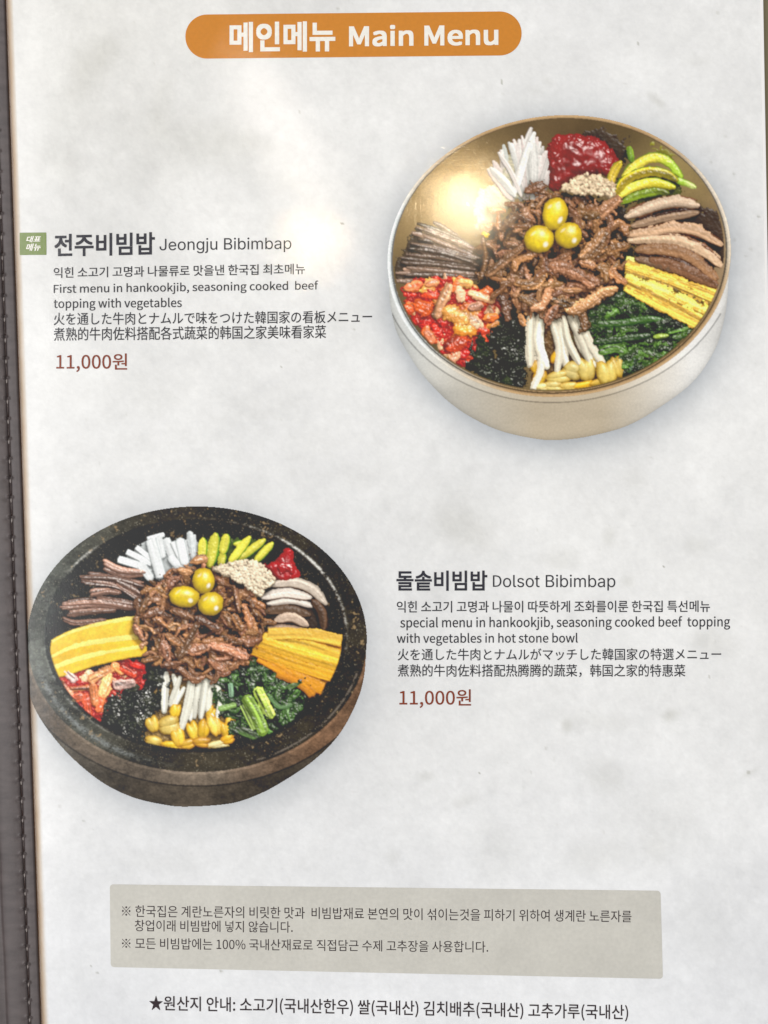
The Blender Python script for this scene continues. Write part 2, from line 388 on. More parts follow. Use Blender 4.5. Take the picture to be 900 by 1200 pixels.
    for q in range(14):
        x, y = scatter(p, [(430, 100), (500, 75), (580, 110), (570, 155), (440, 180)], 1)[0]
        p.tube([(x, y - 14), (x + R.uniform(-8, 8), y), (x + R.uniform(-14, 14), y + 20)], R.uniform(6, 11), 25 + R.uniform(0, 4), (150, 24, 26), gloss=.7, lump=.15, rough=.06, hz=.5)
    # sesame
    p.part('sesame_seeds')
    p.slab([(452, 200), (478, 180), (515, 164), (560, 170), (594, 195), (585, 226), (545, 214), (490, 214)], 40, 7, 14, (196, 168, 134), lump=2, rough=.6, ragged=4)
    for x, y in scatter(p, [(452, 200), (478, 180), (515, 164), (560, 170), (594, 195), (585, 226), (545, 214), (490, 214)], 190):
        p.blob(x, y, R.uniform(5, 7), R.uniform(3.2, 4.4), R.uniform(0, 3.1), 48 + R.uniform(0, 7), 3, np.array((236, 208, 170)) * R.uniform(.88, 1.02), gloss=.2)
    p.blob(523, 163, 6, 4, 1.4, 60, 5, (222, 198, 166))
    # courgette
    p.part('courgette_strips')
    p.slab([(590, 190), (640, 150), (740, 160), (770, 205), (700, 235), (620, 240)], 4, 6, 14, (92, 96, 26), ragged=6)
    Y, Gn = (198, 180, 66), (116, 138, 48)
    for P, r, a, b_ in [([(578, 196), (590, 160), (608, 132)], 13, (214, 182, 62), (196, 170, 50)), ([(616, 168), (650, 138), (692, 120), (730, 130), (764, 168)], 13, Y, (150, 176, 56)),
                       ([(598, 212), (622, 178), (675, 156), (725, 162), (752, 178)], 13, (196, 170, 40), (150, 138, 34)), ([(748, 176), (770, 184), (800, 196)], 9, (150, 180, 60), (196, 206, 120)),
                       ([(600, 222), (640, 196), (690, 184), (745, 196)], 13, Y, (170, 160, 40)), ([(612, 236), (655, 216), (705, 206), (730, 212)], 11, (150, 176, 52), (120, 130, 36)),
                       ([(631, 94), (636, 130)], 10, (120, 150, 46), (90, 120, 36))]:
        p.tube(P, r, R.uniform(20, 30), a, cols=b_, gloss=.3, lump=.08, rough=.2, edge=Gn, edgew=.25, side=-1, streak=.16, flatn=.35, hz=.8)
    # mushroom
    p.part('mushroom_slices')
    for P, r, c1, ed in [([(626, 272), (690, 246), (752, 234), (805, 244)], 17, (206, 178, 150), (112, 74, 50)), ([(640, 296), (700, 280), (760, 268), (806, 262)], 14, (170, 138, 110), (70, 42, 30)),
                         ([(628, 320), (690, 312), (738, 302), (800, 308), (866, 344)], 15, (196, 158, 124), (104, 66, 42)), ([(632, 334), (700, 330), (772, 338), (830, 366), (866, 398)], 17, (206, 172, 138), (120, 80, 54)),
                         ([(716, 316), (752, 318)], 13, (172, 130, 96), (110, 70, 46)), ([(652, 358), (720, 356), (790, 376), (852, 430)], 19, (170, 126, 90), (84, 52, 36)), ([(690, 384), (770, 408), (858, 450)], 22, (142, 100, 72), (80, 50, 34)),
                         ([(650, 382), (700, 392), (740, 410)], 16, (110, 84, 64), (70, 46, 34))]:
        p.tube(P, r, R.uniform(10, 16), c1, gloss=.12, lump=.09, rough=.18, edge=ed, edgew=.34, side=1, streak=.12, flatn=.3, hz=.8)
        p.tube([(x, y - r * .82) for x, y in P], r * .24, 20, ed, gloss=.2, lump=.25, rough=.25)
    # egg
    p.part('egg_strips')
    p.slab(z4((350, 80), (370, -10), (480, 0), (600, 30), (750, 112), (735, 200), (655, 268), (570, 200), (430, 150)), 14, 8, 8, (232, 182, 64), gloss=.1, ragged=2.5, grain=(.38, .6, 5, .12), smooth=False, rough=.2)
    for i in range(9):
        u = i / 8
        a = np.array((622 - 2 * u, 384 + 70 * u)); b_ = np.array((862 - 55 * u, 458 + 92 * u)); m = (a + b_) / 2 + R.uniform(-5, 5, 2) + np.array((0, -4))
        p.tube([a, m, b_], R.uniform(11, 14), 20 + i * .9, np.array((248, 194, 84)) * R.uniform(.95, 1.03), gloss=.08, lump=.12, rough=.2, streak=.26, flatn=.12, hz=.22, taper=.05, cap=True)
    # spinach
    p.part('spinach')
    sp = z4((290, 125), (430, 150), (570, 200), (660, 270), (560, 380), (400, 460), (340, 480), (330, 430), (240, 410), (180, 320), (210, 220))
    p.slab(sp, 6, 10, 16, (30, 46, 24), gloss=.15, lump=4, lscale=.7, rough=.5, ragged=6)
    for x, y in scatter(p, sp, 85):
        t = R.uniform(-.5, .3) if R.uniform() < .7 else R.uniform(0, 3); L = R.uniform(14, 34)
        p.tube([(x - L * math.cos(t), y - L * math.sin(t)), (x + R.uniform(-7, 7), y + R.uniform(-7, 7)), (x + L * math.cos(t), y + L * math.sin(t))], R.uniform(7, 15), R.uniform(6, 22), np.array((60, 84, 36)) * R.uniform(.5, 1.35), gloss=.4, lump=.3, rough=.3, streak=.25, flatn=.35, hz=.7)
    for P, r, c1 in [([(210, 262), (330, 258), (450, 240), (520, 250)], 15, (48, 74, 30)), ([(215, 345), (330, 330), (450, 312)], 15, (52, 80, 34)), ([(240, 385), (300, 370), (340, 385)], 18, (92, 128, 56)), ([(480, 320), (530, 315)], 14, (120, 138, 52)), ([(370, 470), (400, 400)], 12, (70, 104, 66)), ([(440, 410), (480, 400)], 14, (112, 126, 52)), ([(540, 300), (620, 280)], 9, (80, 110, 50))]:
        p.tube(z4(*P), r * .5853, 24, c1, gloss=.35, lump=.08, rough=.35, streak=.34, flatn=.22, hz=.6, taper=.25)
    # bean sprouts
    p.part('bean_sprouts')
    p.slab([(376, 530), (505, 520), (560, 640), (612, 640), (612, 680), (560, 700), (490, 722), (384, 716), (372, 660), (372, 600)], 4, 8, 12, (122, 92, 56), ragged=5, lump=2, rough=.4)
    for i in range(10):
        u = i / 9
        a = (382 + 118 * u + R.uniform(-5, 5), 528 + R.uniform(-8, 6)); b_ = (374 + 192 * u + R.uniform(-10, 10), 660 - 12 * u + R.uniform(-14, 24))
        m = ((a[0] + b_[0]) / 2 + R.uniform(-16, 16), (a[1] + b_[1]) / 2 + R.uniform(-12, 12))
        p.tube([a, m, b_], R.uniform(8.5, 12.5), R.uniform(11, 26), np.array((238, 226, 200)) * R.uniform(.93, 1.02), gloss=.25, lump=.04, rough=.04, streak=.08, taper=.35, flatn=.45)
    p.tube([(398, 600), (404, 660), (383, 716)], 10, 24, (230, 218, 194), gloss=.25, lump=.05, rough=.04, streak=.08, taper=.3)
    for cx, cy, rx, ry, a, c1 in [(447, 684, 32, 15, -.1, (236, 208, 118)), (520, 664, 24, 30, -.2, (232, 204, 112)), (484, 668, 24, 22, .3, (236, 212, 132)), (574, 674, 25, 34, -.15, (236, 206, 106)), (601, 660, 15, 29, -.25, (228, 194, 92)), (432, 708, 26, 13, .1, (236, 210, 126)), (512, 707, 34, 10, -.1, (240, 186, 44)), (474, 710, 24, 12, 0, (228, 196, 104)), (398, 690, 15, 24, .4, (240, 192, 56)), (440, 634, 9, 17, .5, (240, 186, 40)), (388, 660, 12, 18, -.3, (226, 176, 52)), (405, 712, 20, 12, 0, (232, 210, 140)), (545, 640, 10, 8, 0, (230, 196, 90)), (548, 700, 20, 10, -.2, (222, 182, 78))]:
        bean(p, cx, cy, rx, ry, a, R.uniform(18, 26), c1)
    # laver
    p.part('seaweed_flakes')
    sw = z3((370, 430), (440, 315), (560, 235), (650, 250), (665, 320), (672, 430), (650, 548), (570, 540), (480, 505), (390, 455))
    p.slab(sw, 10, 12, 10, (34, 40, 26), gloss=.45, lump=9, lscale=.4, rough=.2, ragged=6)
    for x, y in scatter(p, sw, 26):
        t = R.uniform(0, 3.1); L = R.uniform(6, 16)
        p.tube([(x - L * math.cos(t), y - L * math.sin(t)), (x + R.uniform(-5, 5), y + R.uniform(-5, 5)), (x + L * math.cos(t), y + L * math.sin(t))], R.uniform(5, 14), R.uniform(14, 24), np.array((46, 54, 32)) * R.uniform(.5, 1.2), gloss=R.choice([.1, .4, .9]), lump=.4, rough=.3, flatn=.2, hz=.4)
    # kimchi
    p.part('kimchi')
    km = [(38, 462), (80, 440), (130, 430), (200, 430), (270, 468), (300, 505), (292, 540), (245, 590), (205, 652), (160, 632), (100, 572), (65, 522)]
    p.slab(km, 8, 12, 12, (184, 34, 20), gloss=.4, lump=3, lscale=.8, rough=.4, ragged=6)
    pal = [(240, 120, 62), (224, 74, 40), (246, 186, 140), (206, 40, 26), (240, 152, 74), (214, 50, 30), (240, 96, 44)]
    for x, y in scatter(p, km, 95):
        t = R.uniform(0, 3.1); L = R.uniform(7, 18)
        p.tube([(x - L * math.cos(t), y - L * math.sin(t)), (x + L * math.cos(t), y + L * math.sin(t))], R.uniform(6, 12), R.uniform(6, 20), np.array(pal[R.integers(0, 7)]) * R.uniform(.85, 1.03), gloss=.5, lump=.2, rough=.25, streak=.16, flatn=.35, taper=.2)
    for P, r, c1 in [([(138, 525), (150, 490), (168, 452)], 12, (246, 178, 128)), ([(165, 515), (205, 535)], 19, (242, 166, 84)), ([(192, 560), (222, 565)], 17, (240, 150, 60)), ([(215, 535), (240, 545)], 15, (244, 190, 150)), ([(222, 468), (278, 490)], 9, (246, 176, 130)), ([(90, 500), (112, 510)], 21, (232, 100, 46)), ([(170, 605), (200, 592)], 18, (232, 84, 40)), ([(110, 572), (122, 592)], 12, (244, 140, 96)), ([(178, 640), (184, 625)], 12, (246, 170, 130)), ([(225, 505), (245, 500)], 13, (246, 176, 140)), ([(190, 455), (196, 478)], 10, (240, 170, 130)), ([(265, 535), (285, 530)], 12, (240, 120, 56)), ([(60, 455), (88, 446)], 11, (224, 110, 70)), ([(112, 446), (135, 440)], 11, (240, 150, 100)), ([(195, 440), (222, 444)], 10, (240, 170, 96))]:
        p.tube(P, r, 22, c1, gloss=.5, lump=.14, rough=.2, streak=.16, flatn=.3, taper=.15)
    # bracken
    p.part('bracken_shoots')
    p.slab([(60, 330), (130, 300), (250, 360), (245, 425), (130, 432), (40, 440), (30, 400)], 3, 4, 16, (70, 56, 42), ragged=8)
    for i in range(30):
        u = i / 29 + R.uniform(-.03, .03)
        a = (112 - 75 * u + R.uniform(-25, 30), 288 + 145 * u + R.uniform(-6, 6)); b_ = (246 + R.uniform(-22, 6), 352 + 78 * u + R.uniform(-6, 6))
        m = ((a[0] + b_[0]) / 2, (a[1] + b_[1]) / 2 - R.uniform(-3, 6))
        p.tube([a, m, b_], R.uniform(4, 7.5), R.uniform(6, 18), np.array((124, 100, 84)) * R.uniform(.7, 1.2), gloss=.45, lump=.12, rough=.3, streak=.2, taper=.4)
    p.blob(262, 318, 11, 9, .4, 24, 7, (236, 192, 50))
    beef(p, (434, 372), 184, 156, 230, [([(100, 520), (190, 450), (275, 385)], 24), ([(440, 480), (540, 505), (640, 570)], 34), ([(250, 570), (310, 572), (385, 530)], 20), ([(240, 500), (250, 450), (330, 425)], 24), ([(540, 715), (620, 680), (700, 615), (770, 600)], 26), ([(590, 430), (650, 380), (700, 310)], 28),
        ([(640, 250), (700, 190), (775, 130)], 36), ([(680, 430), (750, 390), (825, 375)], 24), ([(720, 300), (790, 250), (822, 300)], 24), ([(212, 270), (335, 270)], 17), ([(170, 290), (250, 210)], 18), ([(108, 185), (182, 190)], 15), ([(152, 200), (155, 285)], 17), ([(305, 85), (385, 60)], 28), ([(700, 470), (760, 520), (822, 565)], 22),
        ([(340, 705), (392, 680), (430, 560)], 22), ([(430, 655), (525, 685)], 22), ([(500, 610), (585, 610)], 19), ([(175, 650), (205, 760)], 26), ([(270, 740), (285, 790)], 18), ([(410, 770), (455, 700)], 28), ([(120, 645), (185, 590)], 22), ([(70, 330), (85, 450), (60, 540)], 18), ([(600, 730), (610, 810)], 18), ([(590, 460), (655, 480)], 20), ([(270, 650), (350, 690)], 20), ([(60, 275), (105, 285)], 14)], zb, .4878)
    nuts(p, [z1((788, 490))[0] + (33, 44, .25), z1((720, 602))[0] + (39, 36, -.15), z1((848, 586))[0] + (36, 34, 0)])
    p.develop()
    return p
def stone_dish():
    p = Picture(900, 801, seed=23)
    z5, z6, z7, z8 = rect_frame(.5367, -11, -11), rect_frame(.5367, 428, -11), rect_frame(.5367, -11, 384), rect_frame(.5367, 428, 384)
    zb = rect_frame(.439, 274.4, 142.7); R = p.r
    px = lambda *P: [((x - 25) * 2.195, (y - 585) * 2.195) for x, y in P]
    p.part('bowl_body')
    body = px((34, 740), (33.5, 790), (36, 819), (52, 850), (81, 885), (118, 916), (154, 934), (191, 943), (220, 945.5), (269, 942), (301, 932), (330, 917), (367, 892), (396, 863), (416, 828), (427, 792), (430, 740), (231, 620))
    ins, D = p.inside(np.vstack([spline(body[:-1], 110), body[-1:]]))
    out_ = (452, 360, 437, 342, 0); e, th = eld(p, out_)
    nz = smp(1, p.X * 2, p.Y * 3); n0 = smp(0, p.X, p.Y * 2)
    w = np.clip(p.X / 300, 0, 1)
    c = lerp3(w, (102, 97, 87), (78, 69, 58)) * (1 + .10 * nz + .16 * n0)[..., None]
    p.fill(ins, c, 0)
    lip = np.clip((1.105 - e) / .02, 0, 1); w = np.clip((p.X - 500) / 250, 0, 1)
    c2 = lerp3(w, (104, 92, 79), (108, 82, 62)) * (1 + .10 * nz + .14 * n0)[..., None]
    p.fill(ins & (e < 1.10), c2, .01); p.fill(ins & (np.abs(e - 1.105) < .006), c * .66, .02); p.fill(ins & (e < 1.018) & (p.Y > 400), c2 * 1.18, .03)
    p.part('bowl_rim')
    inn = (448, 351, 389, 301, 0); e2, t2 = eld(p, inn)
    def speck(c, amt, seed):
        s1 = smp(3, p.X * 2.2 + seed, p.Y * 2.2 + 2 * seed); m = np.clip((s1 - 1.75) * 2.0, 0, 1) * amt
        c = c * (1 - m[..., None]) + np.array((160, 134, 98)) / 255 * m[..., None]
        s2 = smp(2, p.X * 1.2 + 3 * seed, p.Y * 1.2); m = np.clip((s2 - 1.9) * 1.3, 0, .75)
        return c * (1 - m[..., None]) + np.array((190, 182, 160)) / 255 * m[..., None]
    w = np.clip((p.X - 60) / 300, 0, 1)
    c = lerp3(w, (84, 87, 80), (50, 45, 36)) * (1 + .13 * nz + .14 * n0)[..., None]
    p.fill(e < 1.0, speck(c, .9, 40), 1)
    ww = np.exp(-((e - .955) / .02)**2) * np.clip((p.Y - 400) / 80, 0, 1) * np.clip((420 - p.X) / 160, 0, 1) * np.clip(.6 + .4 * nz, 0, 1); cr = p.C * (1 - ww[..., None]) + np.array((138, 142, 140)) / 255 * ww[..., None]; p.C[e < 1] = cr[e < 1]
    p.fill((np.abs(e - .975) < .006) & (p.Y > 440) & (p.X > 600) & (nz > -.6), np.array((112, 102, 92)) / 255, 1.05)
    p.part('bowl_inside')
    sh = np.clip((e2 - .72) / .28, 0, 1)
    c = lerp3(np.clip((p.X - 60) / 260, 0, 1), (40, 44, 42), (33, 27, 21)) * (.8 + .35 * sh + .12 * nz)[..., None]
    p.fill(e2 < 1.0, speck(c, .7, 90), 1.5)
    gl = np.exp(-((e2 - 1.0) / .010)**2) * (.65 + .5 * nz) * (np.exp(-((t2 + .62) / .62)**2) + .75 * np.exp(-((np.abs(t2) - 2.42) / .12)**2) * (p.Y < 351) + .35 * np.exp(-((np.abs(t2) - 2.5) / .5)**2) * (p.Y > 351))
    gl = np.clip(gl, 0, 1)
    cc = p.C * (1 - gl[..., None]) + np.array((226, 224, 216)) / 255 * gl[..., None]
    p.C[e < 1] = cc[e < 1]
    p.clip = e2 < .97
    # radish
    p.part('radish_strips')
    p.slab([(262, 150), (330, 110), (450, 110), (455, 160), (370, 205), (300, 180)], 4, 6, 10, (196, 200, 198), ragged=5)
    for P, r in [([(640, 215), (690, 395)], 33), ([(712, 210), (765, 350)], 26), ([(780, 215), (805, 330)], 27), ([(842, 190), (850, 310)], 18), ([(525, 272), (645, 330)], 19), ([(485, 308), (610, 345)], 22), ([(625, 212), (705, 190)], 15), ([(590, 330), (640, 400)], 26), ([(735, 300), (790, 360)], 24), ([(680, 200), (700, 300)], 20), ([(570, 250), (660, 320)], 16), ([(745, 225), (800, 340)], 16), ([(815, 215), (835, 310)], 16), ([(540, 320), (640, 370)], 16)]:
        p.tube(z5(*P), r * .46, R.uniform(12, 22), (228, 230, 228), gloss=.1, lump=.02, rough=.04, streak=.05, flatn=.13, hz=.55, taper=.08, cap=True, edge=(182, 188, 186), edgew=.22)
    p.tube(z6((12, 190), (28, 300)), 9, 16, (206, 210, 208), gloss=.16, lump=.06, flatn=.25, taper=.15)
    p.part('courgette_slices')
    p.slab(z6((50, 300), (60, 230), (150, 195), (300, 215), (400, 240), (340, 320), (130, 345)), 4, 6, 10, (80, 96, 24), ragged=5)
    for P, r in [([(75, 215), (68, 310)], 22), ([(135, 195), (105, 340)], 28), ([(187, 198), (168, 275)], 24), ([(295, 205), (205, 325)], 22), ([(225, 235), (290, 228)], 14), ([(366, 218), (245, 310)], 20), ([(404, 235), (325, 318)], 20), ([(170, 280), (160, 340)], 20)]:
        p.tube(z6(*P), r * .5367, R.uniform(12, 22), np.array((214, 206, 74)) * R.uniform(.93, 1.05), gloss=.3, lump=.06, rough=.12, edge=(104, 158, 40), edgew=.34, side=R.choice([-1, 1]), streak=.06, flatn=.3, taper=.5)
    p.part('red_pepper_paste')
    p.slab(z6((350, 335), (430, 312), (465, 258), (502, 258), (505, 320), (535, 380), (500, 412), (425, 412)), 10, 18, 16, (156, 22, 30), gloss=.6, lump=2, lscale=.5, rough=.06, ragged=2, mc=3)
    p.tube(z6((440, 350), (490, 345), (500, 375)), 9, 28, (176, 34, 40), gloss=.8, lump=.2)
    p.part('mushroom_slices')
    p.slab(z6((350, 480), (420, 415), (560, 430), (665, 520), (660, 660), (480, 650), (400, 600)), 4, 6, 10, (66, 50, 40), ragged=5)
    for P, r, c1, ed in [([(400, 432), (500, 420), (590, 450), (660, 520)], 28, (206, 190, 172), (96, 68, 50)), ([(360, 492), (470, 472), (585, 492)], 26, (222, 208, 194), (104, 74, 56)), ([(385, 522), (500, 508), (600, 535)], 20, (226, 212, 198), (90, 62, 46)), ([(370, 560), (480, 552), (580, 575)], 24, (104, 80, 62), (58, 40, 30)), ([(425, 600), (500, 588), (570, 625)], 26, (196, 170, 148), (84, 58, 42)), ([(600, 510), (640, 560), (650, 640)], 26, (92, 68, 52), (50, 34, 26)), ([(390, 640), (470, 640), (580, 655)], 18, (170, 140, 118), (90, 60, 44))]:
        p.tube(z6(*P), r * .5367, R.uniform(10, 17), c1, gloss=.12, lump=.07, rough=.12, edge=ed, edgew=.4, side=1, streak=.1, flatn=.3, hz=.8)
    p.part('egg_strips')
    p.slab(z6((290, 690), (380, 650), (740, 685), (735, 780), (700, 870), (600, 960), (540, 890), (430, 850), (330, 760)), 8, 8, 5, (206, 138, 26), ragged=2, smooth=False, grain=(.5, .6, 5, .1))
    for P, r, c1 in [([(385, 668), (560, 668), (738, 702)], 30, (240, 190, 78)), ([(360, 690), (540, 712), (735, 775)], 28, (246, 194, 70)), ([(335, 700), (520, 760), (725, 820)], 30, (242, 184, 58)), ([(310, 735), (480, 800), (700, 870)], 34, (238, 174, 50)), ([(345, 770), (480, 850), (650, 930)], 32, (208, 140, 38)), ([(430, 850), (540, 900), (600, 955)], 26, (198, 128, 34))]:
        p.tube(z6(*P), r * .5367, 16 + R.uniform(0, 5), c1, gloss=.08, lump=.05, rough=.14, streak=.12, flatn=.12, hz=.45, taper=.0, cap=True, edge=(176, 104, 22), edgew=.2, side=1)
    p.part('spinach')
    sp = z8((110, 130), (230, 90), (340, 40), (440, 120), (550, 130), (560, 250), (500, 340), (420, 380), (330, 435), (200, 360), (140, 290))
    p.slab(sp, 4, 8, 16, (34, 46, 32), gloss=.1, lump=4, lscale=.7, rough=.5, ragged=8)
    for x, y in scatter(p, sp, 95):
        t = R.uniform(0, 3.1); L = R.uniform(8, 26)
        p.tube([(x - L * math.cos(t), y - L * math.sin(t)), (x + R.uniform(-9, 9), y + R.uniform(-9, 9)), (x + L * math.cos(t), y + L * math.sin(t))], R.uniform(5, 11), R.uniform(6, 24), np.array((66, 92, 48)) * R.uniform(.45, 1.35), gloss=.45, lump=.3, rough=.3, streak=.3, flatn=.35, hz=.7)
    for P, r, c1 in [([(335, 195), (400, 330)], 24, (172, 194, 84)), ([(280, 235), (330, 320), (365, 405)], 31, (146, 180, 72)), ([(260, 270), (320, 390)], 14, (162, 188, 96)), ([(200, 365), (340, 430)], 20, (86, 112, 62)), ([(150, 290), (230, 270)], 13, (120, 150, 80)), ([(480, 190), (545, 160)], 12, (100, 134, 70)), ([(390, 230), (440, 280), (500, 270)], 11, (96, 130, 80)), ([(205, 170), (210, 230)], 12, (110, 140, 110))]:
        p.tube(z8(*P), r * .5367, 25, c1, gloss=.3, lump=.05, rough=.25, streak=.3, flatn=.14, hz=.4, taper=.04, cap=True)
    p.part('seaweed_flakes')
    sw = z7((385, 330), (440, 260), (480, 200), (600, 130), (700, 110), (720, 260), (640, 320), (620, 440), (560, 450), (460, 390), (380, 355))
    p.slab(sw, 8, 8, 10, (42, 46, 36), gloss=.45, lump=8, lscale=.45, rough=.2, ragged=6)
    for x, y in scatter(p, sw, 40):
        t = R.uniform(0, 3.1); L = R.uniform(4, 13)
        p.tube([(x - L * math.cos(t), y - L * math.sin(t)), (x + R.uniform(-5, 5), y + R.uniform(-5, 5)), (x + L * math.cos(t), y + L * math.sin(t))], R.uniform(4, 11), R.uniform(12, 22), np.array((52, 54, 42)) * R.uniform(.5, 1.3), gloss=R.choice([.15, .5, .9]), lump=.4, rough=.3, flatn=.2, hz=.5)
    p.part('kimchi')
    km = z7((185, 150), (240, 95), (380, 110), (500, 65), (600, 80), (600, 170), (460, 230), (385, 350), (300, 310), (220, 240))
    p.slab(km, 6, 8, 10, (186, 44, 30), gloss=.4, lump=3, lscale=.8, rough=.4, ragged=5)
    pal = [(232, 120, 76), (214, 70, 46), (240, 176, 136), (200, 44, 34), (236, 138, 84)]
    for x, y in scatter(p, km, 55):
        t = R.uniform(0, 3.1); L = R.uniform(6, 17)
        p.tube([(x - L * math.cos(t), y - L * math.sin(t)), (x + L * math.cos(t), y + L * math.sin(t))], R.uniform(4, 8), R.uniform(5, 15), np.array(pal[R.integers(0, 5)]) * R.uniform(.85, 1.03), gloss=.4, lump=.2, rough=.25, streak=.16, flatn=.35)
    for P, r, c1 in [([(350, 150), (450, 95)], 24, (240, 162, 106)), ([(440, 120), (410, 220)], 24, (242, 150, 96)), ([(365, 175), (375, 270)], 22, (236, 140, 84)), ([(195, 170), (250, 225)], 28, (240, 150, 110)), ([(230, 250), (310, 230)], 26, (226, 104, 66)), ([(330, 220), (345, 330)], 18, (232, 96, 60)), ([(290, 295), (350, 345)], 17, (236, 112, 76)), ([(410, 220), (390, 300)], 17, (228, 104, 60)), ([(470, 175), (560, 165)], 26, (246, 200, 184)), ([(230, 105), (275, 150)], 20, (246, 200, 190)), ([(500, 90), (570, 130)], 20, (226, 76, 44)), ([(545, 75), (610, 90)], 16, (206, 50, 36)), ([(255, 195), (345, 190)], 15, (242, 140, 84)), ([(470, 80), (500, 110)], 15, (236, 140, 80))]:
        p.tube(z7(*P), r * .5367, R.uniform(16, 20), c1, gloss=.35, lump=.12, rough=.3, streak=.26, flatn=.2, hz=.7, taper=.05, cap=True)
    p.part('pumpkin_slices')
    A = [(75, 354), (120, 331), (190, 310), (250, 298), (297, 292)]; B = [(70, 390), (130, 363), (200, 350), (260, 342), (305, 336)]
    Cc = [(72, 420), (130, 399), (200, 381), (260, 370), (314, 362)]; Dd = [(78, 450), (125, 440), (185, 419), (260, 401), (316, 393)]
    for up, lo, z, face, band in ((A, B, 12, (238, 196, 66), 12), (B, Cc, 17, (236, 190, 56), 16), (Cc, Dd, 22, (240, 194, 58), 14)):
        up, lo = [(x * 1.024, y * 1.024) for x, y in spline(up, 14)], [(x * 1.024, y * 1.024) for x, y in spline(lo, 14)]
        p.slab(up + [(x, y + (8 if z < 20 else 0)) for x, y in lo[::-1]], z, 5, 4, face, gloss=.08, ragged=.5, mot=.04, rough=.06, smooth=False)
        p.slab(up + [(x, y + band) for x, y in up[::-1]], z + .4, 5, 4, (250, 222, 118), gloss=.08, ragged=.8, mot=.03, rough=.05, smooth=False)
    p.part('bracken_shoots')
    for P, r in [([(310, 402), (450, 405), (600, 440)], 22), ([(345, 378), (460, 392), (600, 415)], 13), ([(420, 338), (500, 370), (610, 372)], 30), ([(355, 472), (430, 462), (490, 470)], 24), ([(480, 430), (590, 480)], 24), ([(215, 532), (380, 520), (565, 545)], 22), ([(250, 570), (340, 560), (470, 552)], 16), ([(225, 595), (290, 612), (420, 600)], 14), ([(245, 510), (340, 500), (420, 515)], 12), ([(330, 420), (480, 440), (580, 500)], 14), ([(380, 495), (480, 505), (560, 520)], 14)]:
        for q in range(4):
            dy = (q - 1.5) / 1.5 * r * .62
            p.tube([(x + R.uniform(-4, 4), y + dy * .5367 * (1 - .3 * k_) + R.uniform(-1.5, 1.5)) for k_, (x, y) in enumerate(z5(*P))], r * .5367 * R.uniform(.34, .52), R.uniform(8, 18), np.array((140, 106, 90)) * R.uniform(.68, 1.15), gloss=.5, lump=.12, rough=.3, streak=.2, flatn=.45, taper=.4)
    p.part('bean_sprouts')
    p.slab(z7((680, 130), (960, 100), (1030, 320), (1040, 430), (900, 475), (620, 470), (620, 340)), 3, 6, 8, (150, 120, 70), ragged=5, lump=2)
    for P, r in [([(715, 120), (705, 300)], 22), ([(780, 140), (735, 270)], 18), ([(840, 130), (820, 260), (790, 380)], 24), ([(800, 190), (750, 280)], 14), ([(905, 140), (880, 330)], 20), ([(940, 110), (915, 260), (935, 330)], 22), ([(860, 190), (850, 330)], 16), ([(880, 120), (860, 240), (830, 340)], 16), ([(950, 150), (975, 240), (960, 330)], 17), ([(750, 130), (765, 200), (745, 300)], 16)]:
        p.tube(z7(*P), r * .44, R.uniform(12, 22), np.array((234, 230, 212)) * R.uniform(.93, 1.02), gloss=.25, lump=.03, rough=.03, streak=.08, taper=.3, flatn=.5)
    for cx, cy, rx, ry, a, c1 in [(650, 365, 30, 42, -.3, (238, 200, 84)), (730, 365, 54, 44, -.2, (240, 208, 112)), (655, 450, 40, 30, .3, (240, 206, 104)), (770, 425, 32, 48, -.2, (236, 190, 64)), (740, 465, 54, 20, .15, (244, 200, 50)), (845, 400, 28, 52, -.35, (240, 196, 60)), (760, 300, 24, 34, .2, (240, 196, 54)), (895, 390, 30, 46, .2, (240, 190, 44)), (950, 370, 30, 50, -.3, (242, 202, 90)), (1000, 390, 28, 44, -.2, (236, 186, 52)), (1020, 350, 22, 30, .4, (236, 190, 70)), (960, 460, 60, 18, -.12, (240, 222, 160)), (880, 450, 46, 24, .1, (214, 160, 52)), (1010, 435, 32, 22, -.3, (236, 180, 48)), (930, 310, 22, 30, .4, (240, 196, 60)), (815, 460, 36, 22, -.2, (226, 176, 60))]:
        q = z7((cx, cy))[0]; bean(p, q[0], q[1], rx * .5367, ry * .5367, a, R.uniform(16, 23), c1)
    p.part('sesame_seeds')
    p.slab(z6((130, 355), (200, 325), (280, 312), (330, 320), (400, 370), (425, 420), (385, 440), (345, 485), (280, 440), (200, 395)), 42, 7, 14, (206, 184, 156), lump=2, rough=.6, ragged=4)
    for x, y in scatter(p, z6((130, 355), (200, 325), (280, 312), (330, 320), (400, 370), (425, 420), (385, 440), (345, 485), (280, 440), (200, 395)), 420):
        p.blob(x, y, R.uniform(4.2, 5.8), R.uniform(2.8, 3.8), R.uniform(0, 3.1), 50 + R.uniform(0, 7), 3, np.array((244, 222, 190)) * R.uniform(.88, 1.02), gloss=.2)
